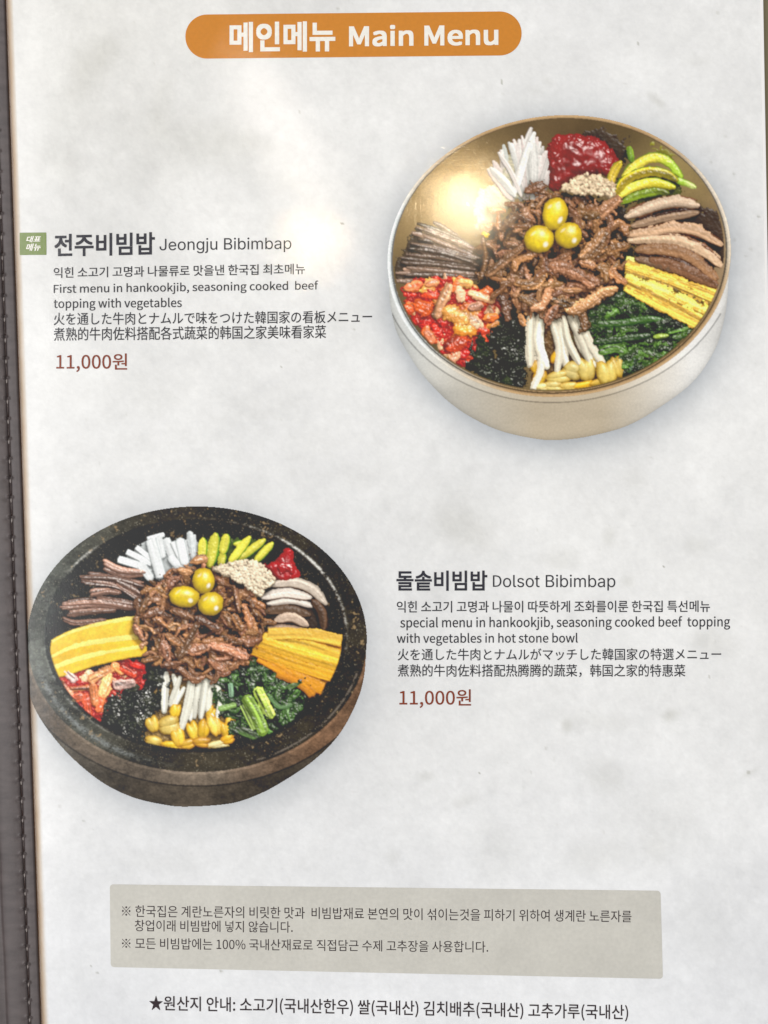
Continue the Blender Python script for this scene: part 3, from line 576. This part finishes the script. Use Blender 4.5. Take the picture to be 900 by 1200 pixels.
    beef(p, (456, 318), 168, 146, 380, [([(100, 360), (170, 338), (245, 362)], 18), ([(120, 250), (75, 330)], 18), ([(300, 600), (360, 500), (410, 390)], 18), ([(400, 370), (460, 400), (525, 435)], 20), ([(270, 330), (370, 370)], 18), ([(500, 540), (600, 565), (690, 600)], 32), ([(440, 510), (545, 500)], 24), ([(380, 570), (455, 540)], 27), ([(300, 665), (360, 715), (415, 730)], 24),
        ([(210, 650), (300, 635)], 22), ([(480, 620), (545, 665)], 26), ([(210, 530), (232, 600)], 20), ([(90, 625), (180, 600)], 22), ([(620, 360), (665, 435)], 20), ([(560, 300), (640, 240)], 11), ([(620, 190), (650, 330)], 22), ([(690, 520), (765, 500)], 24), ([(540, 695), (592, 690)], 22), ([(385, 40), (450, 25)], 26), ([(300, 90), (365, 100)], 26), ([(225, 130), (262, 90)], 22), ([(60, 260), (60, 350)], 18), ([(40, 420), (90, 500)], 20), ([(555, 140), (600, 110)], 18), ([(725, 270), (785, 300)], 28), ([(680, 300), (720, 420)], 22), ([(795, 390), (860, 400)], 20), ([(170, 380), (220, 420)], 18), ([(230, 470), (300, 520)], 22)], zb, .439, z0=30, dome=30, fs=.82)
    nuts(p, [z5((800, 487))[0] + (40, 28, .05), z6((77, 412))[0] + (29, 34, -.1), z6((110, 522))[0] + (34, 31, 0)])
    p.develop()
    return p

# ---------------------------------------------------------------- the table
def leather_x(y): return 6.5 + .0346 * y           # right edge of the leather band, in page units
def stitch_x(y): return -7.2 + .0360 * y
def right_x(y): return 893.8 + .0172 * y
m, nt, b = material('table_wood')
tc = node(nt, 'ShaderNodeTexCoord'); mp = node(nt, 'ShaderNodeMapping'); mp.inputs['Scale'].default_value = (220, 14, 60)
n = node(nt, 'ShaderNodeTexNoise', Scale=1., Detail=6.); nt.links.new(tc.outputs['Object'], mp.inputs[0]); nt.links.new(mp.outputs[0], n.inputs['Vector'])
r = node(nt, 'ShaderNodeValToRGB'); r.color_ramp.elements[0].position = .3; r.color_ramp.elements[1].position = .7
r.color_ramp.elements[0].color = (.26, .215, .11, 1); r.color_ramp.elements[1].color = (.36, .30, .17, 1)
nt.links.new(n.outputs[0], r.inputs[0]); nt.links.new(r.outputs[0], b.inputs['Base Color']); b.inputs['Roughness'].default_value = .45
V = [(x, y, z) for z in (-.030, -.0062) for x, y in ((-.45, -.4), (.45, -.4), (.45, .4), (-.45, .4))]
obj('table', mesh('table', V, [(0, 3, 2, 1), (4, 5, 6, 7), (0, 1, 5, 4), (1, 2, 6, 5), (2, 3, 7, 6), (3, 0, 4, 7)]), None, m, 'structure')

# ---------------------------------------------------------------- the leather menu folder
folder = thing('menu_folder', 'dark grey brown leather menu folder with a stitched band along its left side', 'menu folder')
def leather(name, c0, c1):
    m, nt, b = material(name)
    tc = node(nt, 'ShaderNodeTexCoord')
    n = node(nt, 'ShaderNodeTexNoise', Scale=160., Detail=5.); v = node(nt, 'ShaderNodeTexVoronoi', Scale=1500.); n2 = node(nt, 'ShaderNodeTexNoise', Scale=1100., Detail=4.)
    mp = node(nt, 'ShaderNodeMapping'); mp.inputs['Scale'].default_value = (1, 2.6, 1)
    nt.links.new(tc.outputs['Object'], mp.inputs[0])
    for q in (n, n2): nt.links.new(mp.outputs[0], q.inputs['Vector'])
    nt.links.new(tc.outputs['Object'], v.inputs['Vector'])
    r = node(nt, 'ShaderNodeValToRGB'); r.color_ramp.elements[0].position = .3; r.color_ramp.elements[1].position = .7
    r.color_ramp.elements[0].color = c0; r.color_ramp.elements[1].color = c1
    nt.links.new(n.outputs[0], r.inputs[0]); nt.links.new(r.outputs[0], b.inputs['Base Color'])
    b1 = node(nt, 'ShaderNodeBump', Strength=.35, Distance=.00008); nt.links.new(n2.outputs[0], b1.inputs['Height'])
    b2 = node(nt, 'ShaderNodeBump', Strength=.3, Distance=.00006); nt.links.new(v.outputs['Distance'], b2.inputs['Height']); nt.links.new(b1.outputs[0], b2.inputs['Normal'])
    nt.links.new(b2.outputs[0], b.inputs['Normal']); b.inputs['Roughness'].default_value = .5; b.inputs['Specular IOR Level'].default_value = .5
    return m
M_band = leather('band_leather', (.056, .043, .042, 1), (.088, .069, .067, 1))
M_board = leather('board_leather', (.030, .024, .023, 1), (.050, .041, .039, 1))
def box_px(x0f, x1f, y0, y1, z0, z1):
    P = [(x0f(y1), y1), (x1f(y1), y1), (x1f(y0), y0), (x0f(y0), y0)]
    V = [at(x, y, z) for z in (z0, z1) for x, y in P]
    return V, [(0, 3, 2, 1), (4, 5, 6, 7), (0, 1, 5, 4), (1, 2, 6, 5), (2, 3, 7, 6), (3, 0, 4, 7)]
obj('cover_board', mesh('cover_board', *box_px(lambda y: -240, lambda y: 862 + .0172 * y, -50, 1260, -.0060, -.0006)), folder, M_board)
SY = [-40.5, -16.2, 8.1, 32.4, 56.7, 81, 105, 130, 154, 178, 202, 226.5, 251, 275, 299, 323, 347, 371, 395, 420, 443, 467, 490.5, 514, 537, 560, 582.5, 606, 629, 651, 674, 695.5, 717.5, 740, 762, 784, 806, 827.5, 848.5, 870, 892, 913, 934.7, 957, 978.4, 999, 1021, 1042.5, 1064, 1085, 1107, 1128, 1149, 1170, 1190.5, 1211.5, 1232.5]
U = np.array([-46, -38, -33, -29, -27.2, -26, -24.8, -23, -20, -16, -12, -9, -6.5, -4.5, -3.2, -2.2, -1.4, -.7, 0, .7, 1.4, 2.2, 3.2, 4.5, 6, 7.5, 9, 10.5, 11.6, 12.4, 13.0, 13.3, 13.4])
Zp = np.array([-.0004, -.0004, -.0004, -.0004, -.0003, .0003, .0011, .0016, .0020, .0022, .0023, .0023, .00225, .0022, .0021, .00195, .0016, .0011, .0008, .0011, .0016, .0019, .0020, .0021, .00215, .0022, .0022, .0022, .0022, .00215, .0019, .0010, -.0003])
ys = np.arange(-46, 1256, 1.0)
rows = []
rng = np.random.default_rng(3)
wob = np.interp(ys, np.arange(-60, 1300, 37), rng.normal(0, .35, len(np.arange(-60, 1300, 37))))
for j, y in enumerate(ys):
    i = int(np.argmin([abs(y - s) for s in SY])); dy = y - SY[i]
    sx = stitch_x(y); ex = leather_x(y)
    u = U.copy(); right = U > 0
    u[right] = U[right] * (ex - sx) / 13.4
    u[U < -22] += -1.5 + .012 * (1100 - y) * 0 - (1200 - y) * .008 + wob[j]
    z = Zp * .58
    g = math.exp(-(dy / 3.2)**2)
    z = z + .0012 * math.exp(-(dy / 1.6)**2) * np.exp(-((U + 2.1) / 1.3)**2) + .0007 * math.exp(-(dy / 1.5)**2) * np.exp(-((U - 1.9) / 1.1)**2)  - .00018 * math.exp(-((dy - 3.5) / 2.4)**2) * np.exp(-((U + 4) / 3)**2)
    z = z + .00045 * math.exp(-(dy / 1.6)**2) * np.exp(-(U / 1.2)**2)
    z = z + np.where((z > .0005), .00005 * smp(0, u * 2 + 80, np.full_like(u, y * .8)), 0)
    rows += [at(sx + a, y, b_) for a, b_ in zip(u, z)]
nu, ny = len(U), len(ys)
a = np.arange(ny - 1)[:, None] * nu + np.arange(nu - 1)[None, :]
Q = np.stack([a, a + nu, a + nu + 1, a + 1], -1).reshape(-1, 4)
obj('leather_band', quad_mesh('leather_band', rows, Q, None, True), folder, M_band)
m, nt, b = material('thread'); b.inputs['Base Color'].default_value = (.045, .024, .020, 1); b.inputs['Roughness'].default_value = .30
n = node(nt, 'ShaderNodeTexWave', Scale=900., Distortion=1.); tc = node(nt, 'ShaderNodeTexCoord'); nt.links.new(tc.outputs['Object'], n.inputs['Vector'])
bb = node(nt, 'ShaderNodeBump', Strength=.4, Distance=.0001); nt.links.new(n.outputs[1], bb.inputs['Height']); nt.links.new(bb.outputs[0], b.inputs['Normal'])
M_knot, nt, b = material('knot_glint'); b.inputs['Base Color'].default_value = (.25, .215, .20, 1); b.inputs['Roughness'].default_value = .35  # paler thread colour paints the glint on the knot at each hole
n = node(nt, 'ShaderNodeTexNoise', Scale=3000.); bb = node(nt, 'ShaderNodeBump', Strength=.3, Distance=.0001); nt.links.new(n.outputs[0], bb.inputs['Height']); nt.links.new(bb.outputs[0], b.inputs['Normal'])
def capsule(P, R, sides=8):
    V, F = [], []
    P = np.array(P)
    for i, (p, r) in enumerate(zip(P, R)):
        d = P[min(i + 1, len(P) - 1)] - P[max(i - 1, 0)]; d /= np.linalg.norm(d)
        s_ = np.cross(d, (0, 0, 1)); s_ /= np.linalg.norm(s_); t = np.cross(s_, d)
        for k_ in range(sides):
            an = 2 * math.pi * k_ / sides; V.append(p + r * (math.cos(an) * s_ + math.sin(an) * t))
        if i: F += [((i - 1) * sides + k_, (i - 1) * sides + (k_ + 1) % sides, i * sides + (k_ + 1) % sides, i * sides + k_) for k_ in range(sides)]
    F += [tuple(range(sides))[::-1], tuple((len(P) - 1) * sides + k_ for k_ in range(sides))]
    return V, F
for y0, y1 in zip(SY[:-1], SY[1:]):
    P, R = [], []
    for t in np.linspace(0, 1, 9):
        y = y0 + 1.0 + (y1 - y0 - 2.0) * t
        P.append(at(stitch_x(y) + rng.normal(0, .06), y, .0006 + .0004 * math.sin(math.pi * t))); R.append(K * (.55 if t > .14 else 1.15))
    o = obj('stitch', mesh('stitch', *capsule(P, R)), folder, m)
    o.data.materials.append(M_knot)
    for p in o.data.polygons:
        p.use_smooth = True; p.material_index = int(p.index < 16 or p.index == 64)

# ---------------------------------------------------------------- the printed sheet
sheet = thing('menu_sheet', 'white printed menu page with two rice bowl pictures under a clear glossy sleeve', 'menu page')
dish1, dish2 = bronze_dish(), stone_dish()
ORG = {1: (450., 130.), 2: (25., 585.)}; UPX = 2.195
gy_, gx_ = np.arange(-44, 1252, 2.0), np.linspace(0, 1, 452)
Yg, Tg = np.meshgrid(gy_, gx_, indexing='ij')
Xg = (leather_x(Yg) - 9) * (1 - Tg) + right_x(Yg) * Tg
tone = np.ones(Xg.shape + (3,)) * np.array((233, 232.6, 230.8))
def mottle(c, sx, sy, ox=0): return smp(c, Xg * sx + ox, Yg * sy + ox)
tone += (2.2 * mottle(0, .55, .55, 7) + 1.6 * mottle(0, 1.4, 1.2, 90) + .9 * mottle(3, .5, .5, 33))[..., None] * np.array((1, .98, .9))
tone += (np.clip((500 - Yg) / 500, 0, 1) * np.clip((520 - Xg) / 400, 0, 1))[..., None] * np.array((-4, -5, -8.)) + (np.clip((Yg - 800) / 400, 0, 1))[..., None] * np.array((-3, -2, 1.))  # warm lamplight at upper left painted into the tone; cooler towards the bottom
tone += 1.1 * mottle(2, .5, .5)[..., None]
ul = np.clip((560 - Yg) / 300, 0, 1) * np.clip((560 - Xg) / 200, 0, 1)
tone += ((.25 + ul) * 1.5 * smp(0, (Xg * .8 + Yg * .6) * .6, (Yg * .8 - Xg * .6) * 2.4) + 1.7 * mottle(1, .42, .42, 60) + 1.5 * mottle(3, .55, .5, 140) + 1.2 * mottle(2, .5, .5, 11))[..., None]
def stain(x, y, rx, ry, ang, d, rag=.5, hue=(1, 1.02, 1.16)):
    c, s_ = math.cos(ang), math.sin(ang); u, v = Xg - x, Yg - y
    q = np.hypot((u * c + v * s_) / rx, (-u * s_ + v * c) / ry) + rag * .28 * mottle(0, 2.2, 2.2, x) + rag * .12 * mottle(1, .8, .8, y)
    tone[...] -= (.72 * d * np.clip(1.25 - q, 0, 1)**1.3)[..., None] * np.array(hue)
for a in [(110, 75, 26, 42, .5, 14), (128, 55, 60, 30, -.2, 7), (190, 120, 14, 44, .2, 9), (245, 170, 110, 32, .25, 10), (290, 165, 60, 22, .3, 9), (180, 200, 120, 36, -.2, 6), (80, 150, 40, 70, .3, 5), (340, 215, 70, 26, .2, 8), (60, 190, 30, 26, 0, 5), (540, 618, 46, 22, .5, 13), (528, 600, 80, 50, 0, 6),
          (714, 628, 9, 12, .4, 14), (735, 682, 12, 12, 0, 17), (655, 655, 24, 14, 0, 10), (816, 640, 16, 12, 0, 9), (742, 560, 18, 20, 0, 7), (836, 752, 30, 18, .2, 12), (785, 838, 14, 10, -.3, 26), (664, 851, 7, 10, 0, 20), (700, 845, 50, 14, .1, 9), (710, 912, 34, 24, .2, 13), (780, 965, 60, 60, .4, 9), (580, 990, 44, 36, .6, 9), (770, 995, 20, 20, 0, 12), (690, 1005, 50, 22, 0, 9),
          (500, 910, 12, 6, 0, 12), (545, 938, 14, 8, -.3, 12), (460, 1005, 12, 12, 0, 12), (770, 118, 15, 6, .7, 22), (642, 95, 14, 7, .5, 12), (625, 106, 20, 8, .2, 7), (815, 72, 18, 8, 0, 7), (880, 905, 12, 3, -.5, 14), (305, 480, 60, 30, 0, 5), (400, 380, 50, 40, 0, 6), (375, 520, 40, 20, 0, 4), (290, 930, 90, 30, .1, 4), (190, 1010, 60, 20, 0, 5), (420, 560, 40, 18, 0, 5), (150, 460, 90, 30, 0, 4), (595, 60, 90, 30, .1, 4), (80, 1150, 60, 40, 0, 3), (830, 1100, 40, 60, 0, 4)]:
    stain(*a)
for x, y, r_, d in [(588, 97, 1.6, 120), (588, 93.5, 1.3, 70), (748, 51, 1.5, 120), (401, 262, 1.8, 120), (351, 131, 1.6, 60), (562, 906, 1.6, 80), (778, 664, 1.4, 90), (831, 793, 1.4, 90), (640, 877, 1.6, 60), (622, 905, 1.5, 40), (629, 621, 1.3, 60), (860, 204, 2.2, 34), (889, 254, 2, 60), (861, 281, 2.4, 26), (114, 1140, 1.6, 70), (98, 962, 1.4, 60), (107, 1132, 1.2, 60), (259, 1138, 2.2, 60), (877, 905, 2.4, 60), (880, 292, 3, 22), (874, 300, 2, 24), (833, 190, 2.4, 26), (850, 160, 2.2, 24), (841, 15, 2.4, 30), (396, 10, 2.4, 34), (330, 430, 1.3, 60), (415, 386, 2, 36), (70, 945, 2.2, 30)]:
    stain(x, y, r_, r_, 0, d, 0)
sp = np.random.default_rng(8)
for _ in range(150):
    x, y = sp.uniform(60, 890), sp.uniform(0, 1195); stain(x, y, sp.uniform(1.2, 4.5), sp.uniform(1, 2), sp.uniform(0, 3), sp.uniform(5, 16), 0)
for d_, k_, sg in ((1, .34, 13), (2, .22, 13)):       # the soft printed shadow round each bowl
    p = (dish1, dish2)[d_ - 1]; o_ = ORG[d_]
    jx, jy = ((Xg - o_[0]) * UPX * p.S).astype(int), ((Yg - 6 - o_[1]) * UPX * p.S).astype(int)
    ok = (jx >= 0) & (jx < p.w) & (jy >= 0) & (jy < p.h)
    M_ = np.zeros(Xg.shape); M_[ok] = (p.I[jy[ok], jx[ok]] >= 0)
    sh = blur(M_, sg / 2) * .6 + blur(M_, sg) * .4
    tone *= 1 - (k_ * sh)[..., None] * np.array((1.08, 1.0, .90))
d = Xg - leather_x(Yg)                                # tan shade of the curling sleeve edge, painted into the page tone
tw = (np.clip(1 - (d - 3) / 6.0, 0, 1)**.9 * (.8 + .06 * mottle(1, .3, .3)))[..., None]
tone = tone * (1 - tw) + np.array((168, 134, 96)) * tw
tw = np.clip(1 - d / 3.2, 0, 1)[..., None] * .75  # darker contact shade at the leather edge, painted in as well
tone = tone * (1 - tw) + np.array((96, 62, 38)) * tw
V = np.stack([(Xg - 450) * K, (600 - Yg) * K, np.zeros_like(Xg)], -1).reshape(-1, 3)
ny, nx = Xg.shape
a = np.arange(ny - 1)[:, None] * nx + np.arange(nx - 1)[None, :]
Q = np.stack([a, a + nx, a + nx + 1, a + 1], -1).reshape(-1, 4)
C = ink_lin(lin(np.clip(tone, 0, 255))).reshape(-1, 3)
# a thin skirt gives the sheet its thickness
ring = np.concatenate([np.arange(nx), np.arange(1, ny) * nx + nx - 1, (ny - 1) * nx + np.arange(nx - 2, -1, -1), np.arange(ny - 2, 0, -1) * nx])
Vb = V[ring].copy(); Vb[:, 2] = -.0005; n0 = len(V); i2 = np.arange(len(ring)); nxt = np.roll(i2, -1)
Q = np.vstack([Q, np.stack([ring[nxt], ring[i2], n0 + i2, n0 + nxt], -1)])[:, ::1]
V = np.vstack([V, Vb]); C = np.vstack([C, C[ring]])
M_print = print_material('printed_paper', .012); M_photo = print_material('printed_photograph', .05)
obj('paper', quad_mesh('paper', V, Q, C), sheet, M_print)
m, nt, b = material('sleeve_weld'); film(nt, b); b.inputs['Base Color'].default_value = ink((240, 238, 236))
obj('sleeve_edge', mesh('sleeve_edge', *box_px(lambda y: right_x(y) - 3.4, lambda y: right_x(y) + .3, -43, 1250, .00004, .00022)), sheet, m)

def picture(p, part_name, label, org, z):
    out = None
    lin_ = np.clip(p.out, 0, 1).reshape(-1, 3)
    Cc = np.clip((lin_ - LIFT * .6) / np.array(GAIN), .004, .9)
    X = (org[0] + p.X / UPX - 450) * K; Y = (600 - org[1] - p.Y / UPX) * K
    idx = np.arange(p.h * p.w).reshape(p.h, p.w)
    I = p.I
    corner = (I[:-1, :-1] >= 0) & (I[1:, :-1] >= 0) & (I[:-1, 1:] >= 0) & (I[1:, 1:] >= 0)
    for k_, nm in enumerate(p.names):
        m_ = corner & (I[:-1, :-1] == k_)
        q = np.stack([idx[:-1, :-1][m_], idx[1:, :-1][m_], idx[1:, 1:][m_], idx[:-1, 1:][m_]], -1)
        if not len(q): continue
        u, inv = np.unique(q, return_inverse=True)
        V = np.stack([X.ravel()[u], Y.ravel()[u], np.full(len(u), z)], -1)
        me = quad_mesh(nm, V, inv.reshape(q.shape), Cc[u])
        if out is None:
            out = obj(part_name, me, sheet, M_photo); out['label'] = label
        else: obj(nm, me, out, M_photo)
    return out
picture(dish1, 'bowl_picture', 'pale bronze bowl of rice toppings with beef and three ginkgo nuts', ORG[1], .00005)
picture(dish2, 'bowl_picture', 'dark stone bowl of rice toppings with beef and three ginkgo nuts', ORG[2], .00005)

# ---------------------------------------------------------------- lettering
FD = bpy.utils.system_resource('DATAFILES', path='fonts')
def font(f):
    try: return bpy.data.fonts.load(FD + '/' + f)
    except Exception: return None
F_cjk, F_round = font('Noto Sans CJK Regular.woff2'), font('Inter.woff2')
def lettering(name, text, x0, x1, top, bot, drop, mat, parent, fnt=None, bold=0., z=.00010, lean=0., gap=1.0, join=None):
    """text fitted to its measured extents: x0..x1, top..bot at its left end, drop = how far it falls to its right end"""
    c = bpy.data.curves.new(name, 'FONT'); c.body = text; c.size = 1; c.resolution_u = 4; c.space_character = gap
    if fnt: c.font = fnt
    o = bpy.data.objects.new(name, c); col.objects.link(o); bpy.context.view_layer.update()
    me = bpy.data.meshes.new_from_object(o.evaluated_get(bpy.context.evaluated_depsgraph_get()))
    bpy.data.objects.remove(o); bpy.data.curves.remove(c)
    v = np.zeros(len(me.vertices) * 3, np.float32); me.vertices.foreach_get('co', v); v = v.reshape(-1, 3)
    lo, hi = v.min(0), v.max(0); lo[0] -= bold; hi[0] += bold; lo[1] -= bold; hi[1] += bold
    tx = (v[:, 0] - lo[0]) / (hi[0] - lo[0]); ty = (hi[1] - v[:, 1]) / (hi[1] - lo[1])
    px = x0 + tx * (x1 - x0) + lean * (.5 - ty) * (bot - top); py = top + ty * (bot - top) + drop * tx
    w_ = np.stack([(px - 450) * K, (600 - py) * K, np.full(len(px), z)], -1).astype(np.float32)
    me.vertices.foreach_set('co', w_.ravel()); me.update()
    bm = bmesh.new()
    sx, sy = bold / (hi[0] - lo[0]) * (x1 - x0) * K, bold / (hi[1] - lo[1]) * (bot - top) * K
    for i, (a, b_) in enumerate([(1, 1), (-1, 1), (1, -1), (-1, -1)] if bold else [(0, 0)]):
        q = w_ + np.array((a * sx, b_ * sy, i * .000006), np.float32); me.vertices.foreach_set('co', q.ravel()); bm.from_mesh(me)
    if join is not None: bm.from_mesh(join.data)
    bm.to_mesh(me); bm.free(); me.name = name
    if join is not None: me.materials.clear(); me.materials.append(mat); join.data = me; return join
    return obj(name, me, parent, mat)
def rounded(name, P, r, mat, z):
    V = []; P = np.array(P, float)
    for i in range(4):
        p, a_, b_ = P[i], P[i - 1], P[(i + 1) % 4]
        e1, e2 = (a_ - p) / np.linalg.norm(a_ - p), (b_ - p) / np.linalg.norm(b_ - p)
        for t in np.linspace(0, 1, 14):
            q = p + r * (e1 + e2) - r * (e1 * math.sin(t * math.pi / 2) + e2 * math.cos(t * math.pi / 2)) if False else p + r * (1 - math.sin(t * math.pi / 2)) * e1 + r * (1 - math.cos(t * math.pi / 2)) * e2
            V.append(at(q[0], q[1], z))
    return obj(name, mesh(name, V, [tuple(range(len(V)))[::-1]]), sheet, mat)
I_orange = ink_material('orange_ink', (205, 134, 58)); I_white = ink_material('white_ink', (240, 236, 226)); I_dark = ink_material('dark_grey_ink', (66, 66, 70))
I_title = ink_material('title_ink', (62, 62, 68)); I_brown = ink_material('brown_ink', (136, 70, 34)); I_green = ink_material('green_ink', (118, 136, 72))
I_note = ink_material('note_ink', (62, 54, 56)); I_box = ink_material('note_box_ink', (203, 200, 191), .07)
banner = rounded('banner', [(217, 17.3), (611, 13.2), (611.5, 64.8), (217.5, 69)], 25.6, I_orange, .00005)
lettering('banner_lettering', '메인메뉴', 269, 393, 26, 61.5, -1.2, I_white, banner, F_cjk, .011)
lettering('banner_lettering', 'Main Menu', 409, 584, 29.8, 54.9, -1.8, I_white, banner, F_cjk, .009)
badge = rounded('badge', [(23, 272.7), (54.4, 272.4), (54.6, 298.7), (23.2, 299)], .6, I_green, .00005)
lettering('badge_lettering', '대표', 31.4, 48, 276.8, 284.2, -.4, I_white, badge, F_cjk, .008, lean=.3)
lettering('badge_lettering', '메뉴', 31.2, 48, 285.6, 294.2, -.4, I_white, badge, F_cjk, .008, lean=.3)
L = lambda *a, **k_: lettering(a[0], a[1], *a[2:7], k_.pop('mat', I_dark), k_.pop('parent', sheet), **k_)
L('dish_name', '전주비빔밥', 63.8, 181.5, 274.4, 301, -2.4, mat=I_title, fnt=F_cjk, bold=.007)
L('dish_subtitle', 'Jeongju Bibimbap', 187, 341.5, 279.6, 297.4, -1.7, fnt=F_round)
L('description_line', '익힌 소고기 고명과 나물류로 맛을낸 한국집 최초메뉴', 63, 357.5, 313.4, 326, -4.6, fnt=F_cjk, bold=.0025)
L('description_line', 'First menu in hankookjib, seasoning cooked  beef', 63, 373, 333, 346.6, -4.2, fnt=F_cjk, bold=.0025)
L('description_line', 'topping with vegetables', 63, 213, 350, 364.4, -1.2, fnt=F_cjk, bold=.0025)
L('description_line', '火を通した牛肉とナムルで味をつけた韓国家の看板メニュー', 63, 436, 366.4, 381.2, -2.8, fnt=F_cjk, bold=.0015)
L('description_line', '煮熟的牛肉佐料搭配各式蔬菜的韩国之家美味看家菜', 63, 382, 383.8, 399.6, -3, fnt=F_cjk, bold=.0015)
L('price', '11,000원', 66, 149, 414.2, 436, 0, mat=I_brown, fnt=F_cjk, bold=.0025)
L('dish_name', '돌솥비빔밥', 464.5, 571, 668.6, 692.4, 0, mat=I_title, fnt=F_cjk, bold=.007)
sub = L('dish_subtitle', 'olsot Bibimbap', 589.4, 721, 673.4, 692, 0, fnt=F_round)
L('dish_subtitle', 'D', 577.6, 587.6, 674.2, 687.7, 0, fnt=F_cjk, join=sub)
L('description_line', '익힌 소고기 고명과 나물이 따뜻하게 조화를이룬 한국집 특선메뉴', 465, 832, 704.3, 718, -.7, fnt=F_cjk, bold=.0025)
L('description_line', 'special menu in hankookjib, seasoning cooked beef  topping', 469, 855.5, 723, 739, -1.2, fnt=F_cjk, bold=.0025)
L('description_line', 'with vegetables in hot stone bowl', 465, 677, 742, 756.8, -.4, fnt=F_cjk, bold=.0025)
L('description_line', '火を通した牛肉とナムルがマッチした韓国家の特選メニュー', 466, 845, 760, 774, -.5, fnt=F_cjk, bold=.0015)
L('description_line', '煮熟的牛肉佐料搭配热腾腾的蔬菜，韩国之家的特惠菜', 466, 803, 778.4, 793.4, 0, fnt=F_cjk, bold=.0015)
L('price', '11,000원', 468, 552, 807.8, 829.6, 0, mat=I_brown, fnt=F_cjk, bold=.0025)
box = rounded('note_box', [(128.7, 1036.3), (774, 1043.8), (776.8, 1147), (129.8, 1133.2)], 4, I_box, .00005)
L('note_line', '※ 한국집은 계란노른자의 비릿한 맛과  비빔밥재료 본연의 맛이 섞이는것을 피하기 위하여 생계란 노른자를', 143, 740, 1060.6, 1074.4, 6.4, mat=I_note, parent=box, fnt=F_cjk)
L('note_line', '창업이래 비빔밥에 넣지 않습니다.', 158, 343, 1077.8, 1091.2, 1.8, mat=I_note, parent=box, fnt=F_cjk)
L('note_line', '※ 모든 비빔밥에는 100% 국내산재료로 직접담근 수제 고추장을 사용합니다.', 143, 572, 1098.6, 1112, 4.2, mat=I_note, parent=box, fnt=F_cjk)
L('origin_line', '★원산지 안내: 소고기(국내산한우) 쌀(국내산) 김치배추(국내산) 고추가루(국내산)', 175, 736, 1166.6, 1186, 11, mat=I_note, fnt=F_cjk, bold=.0025)
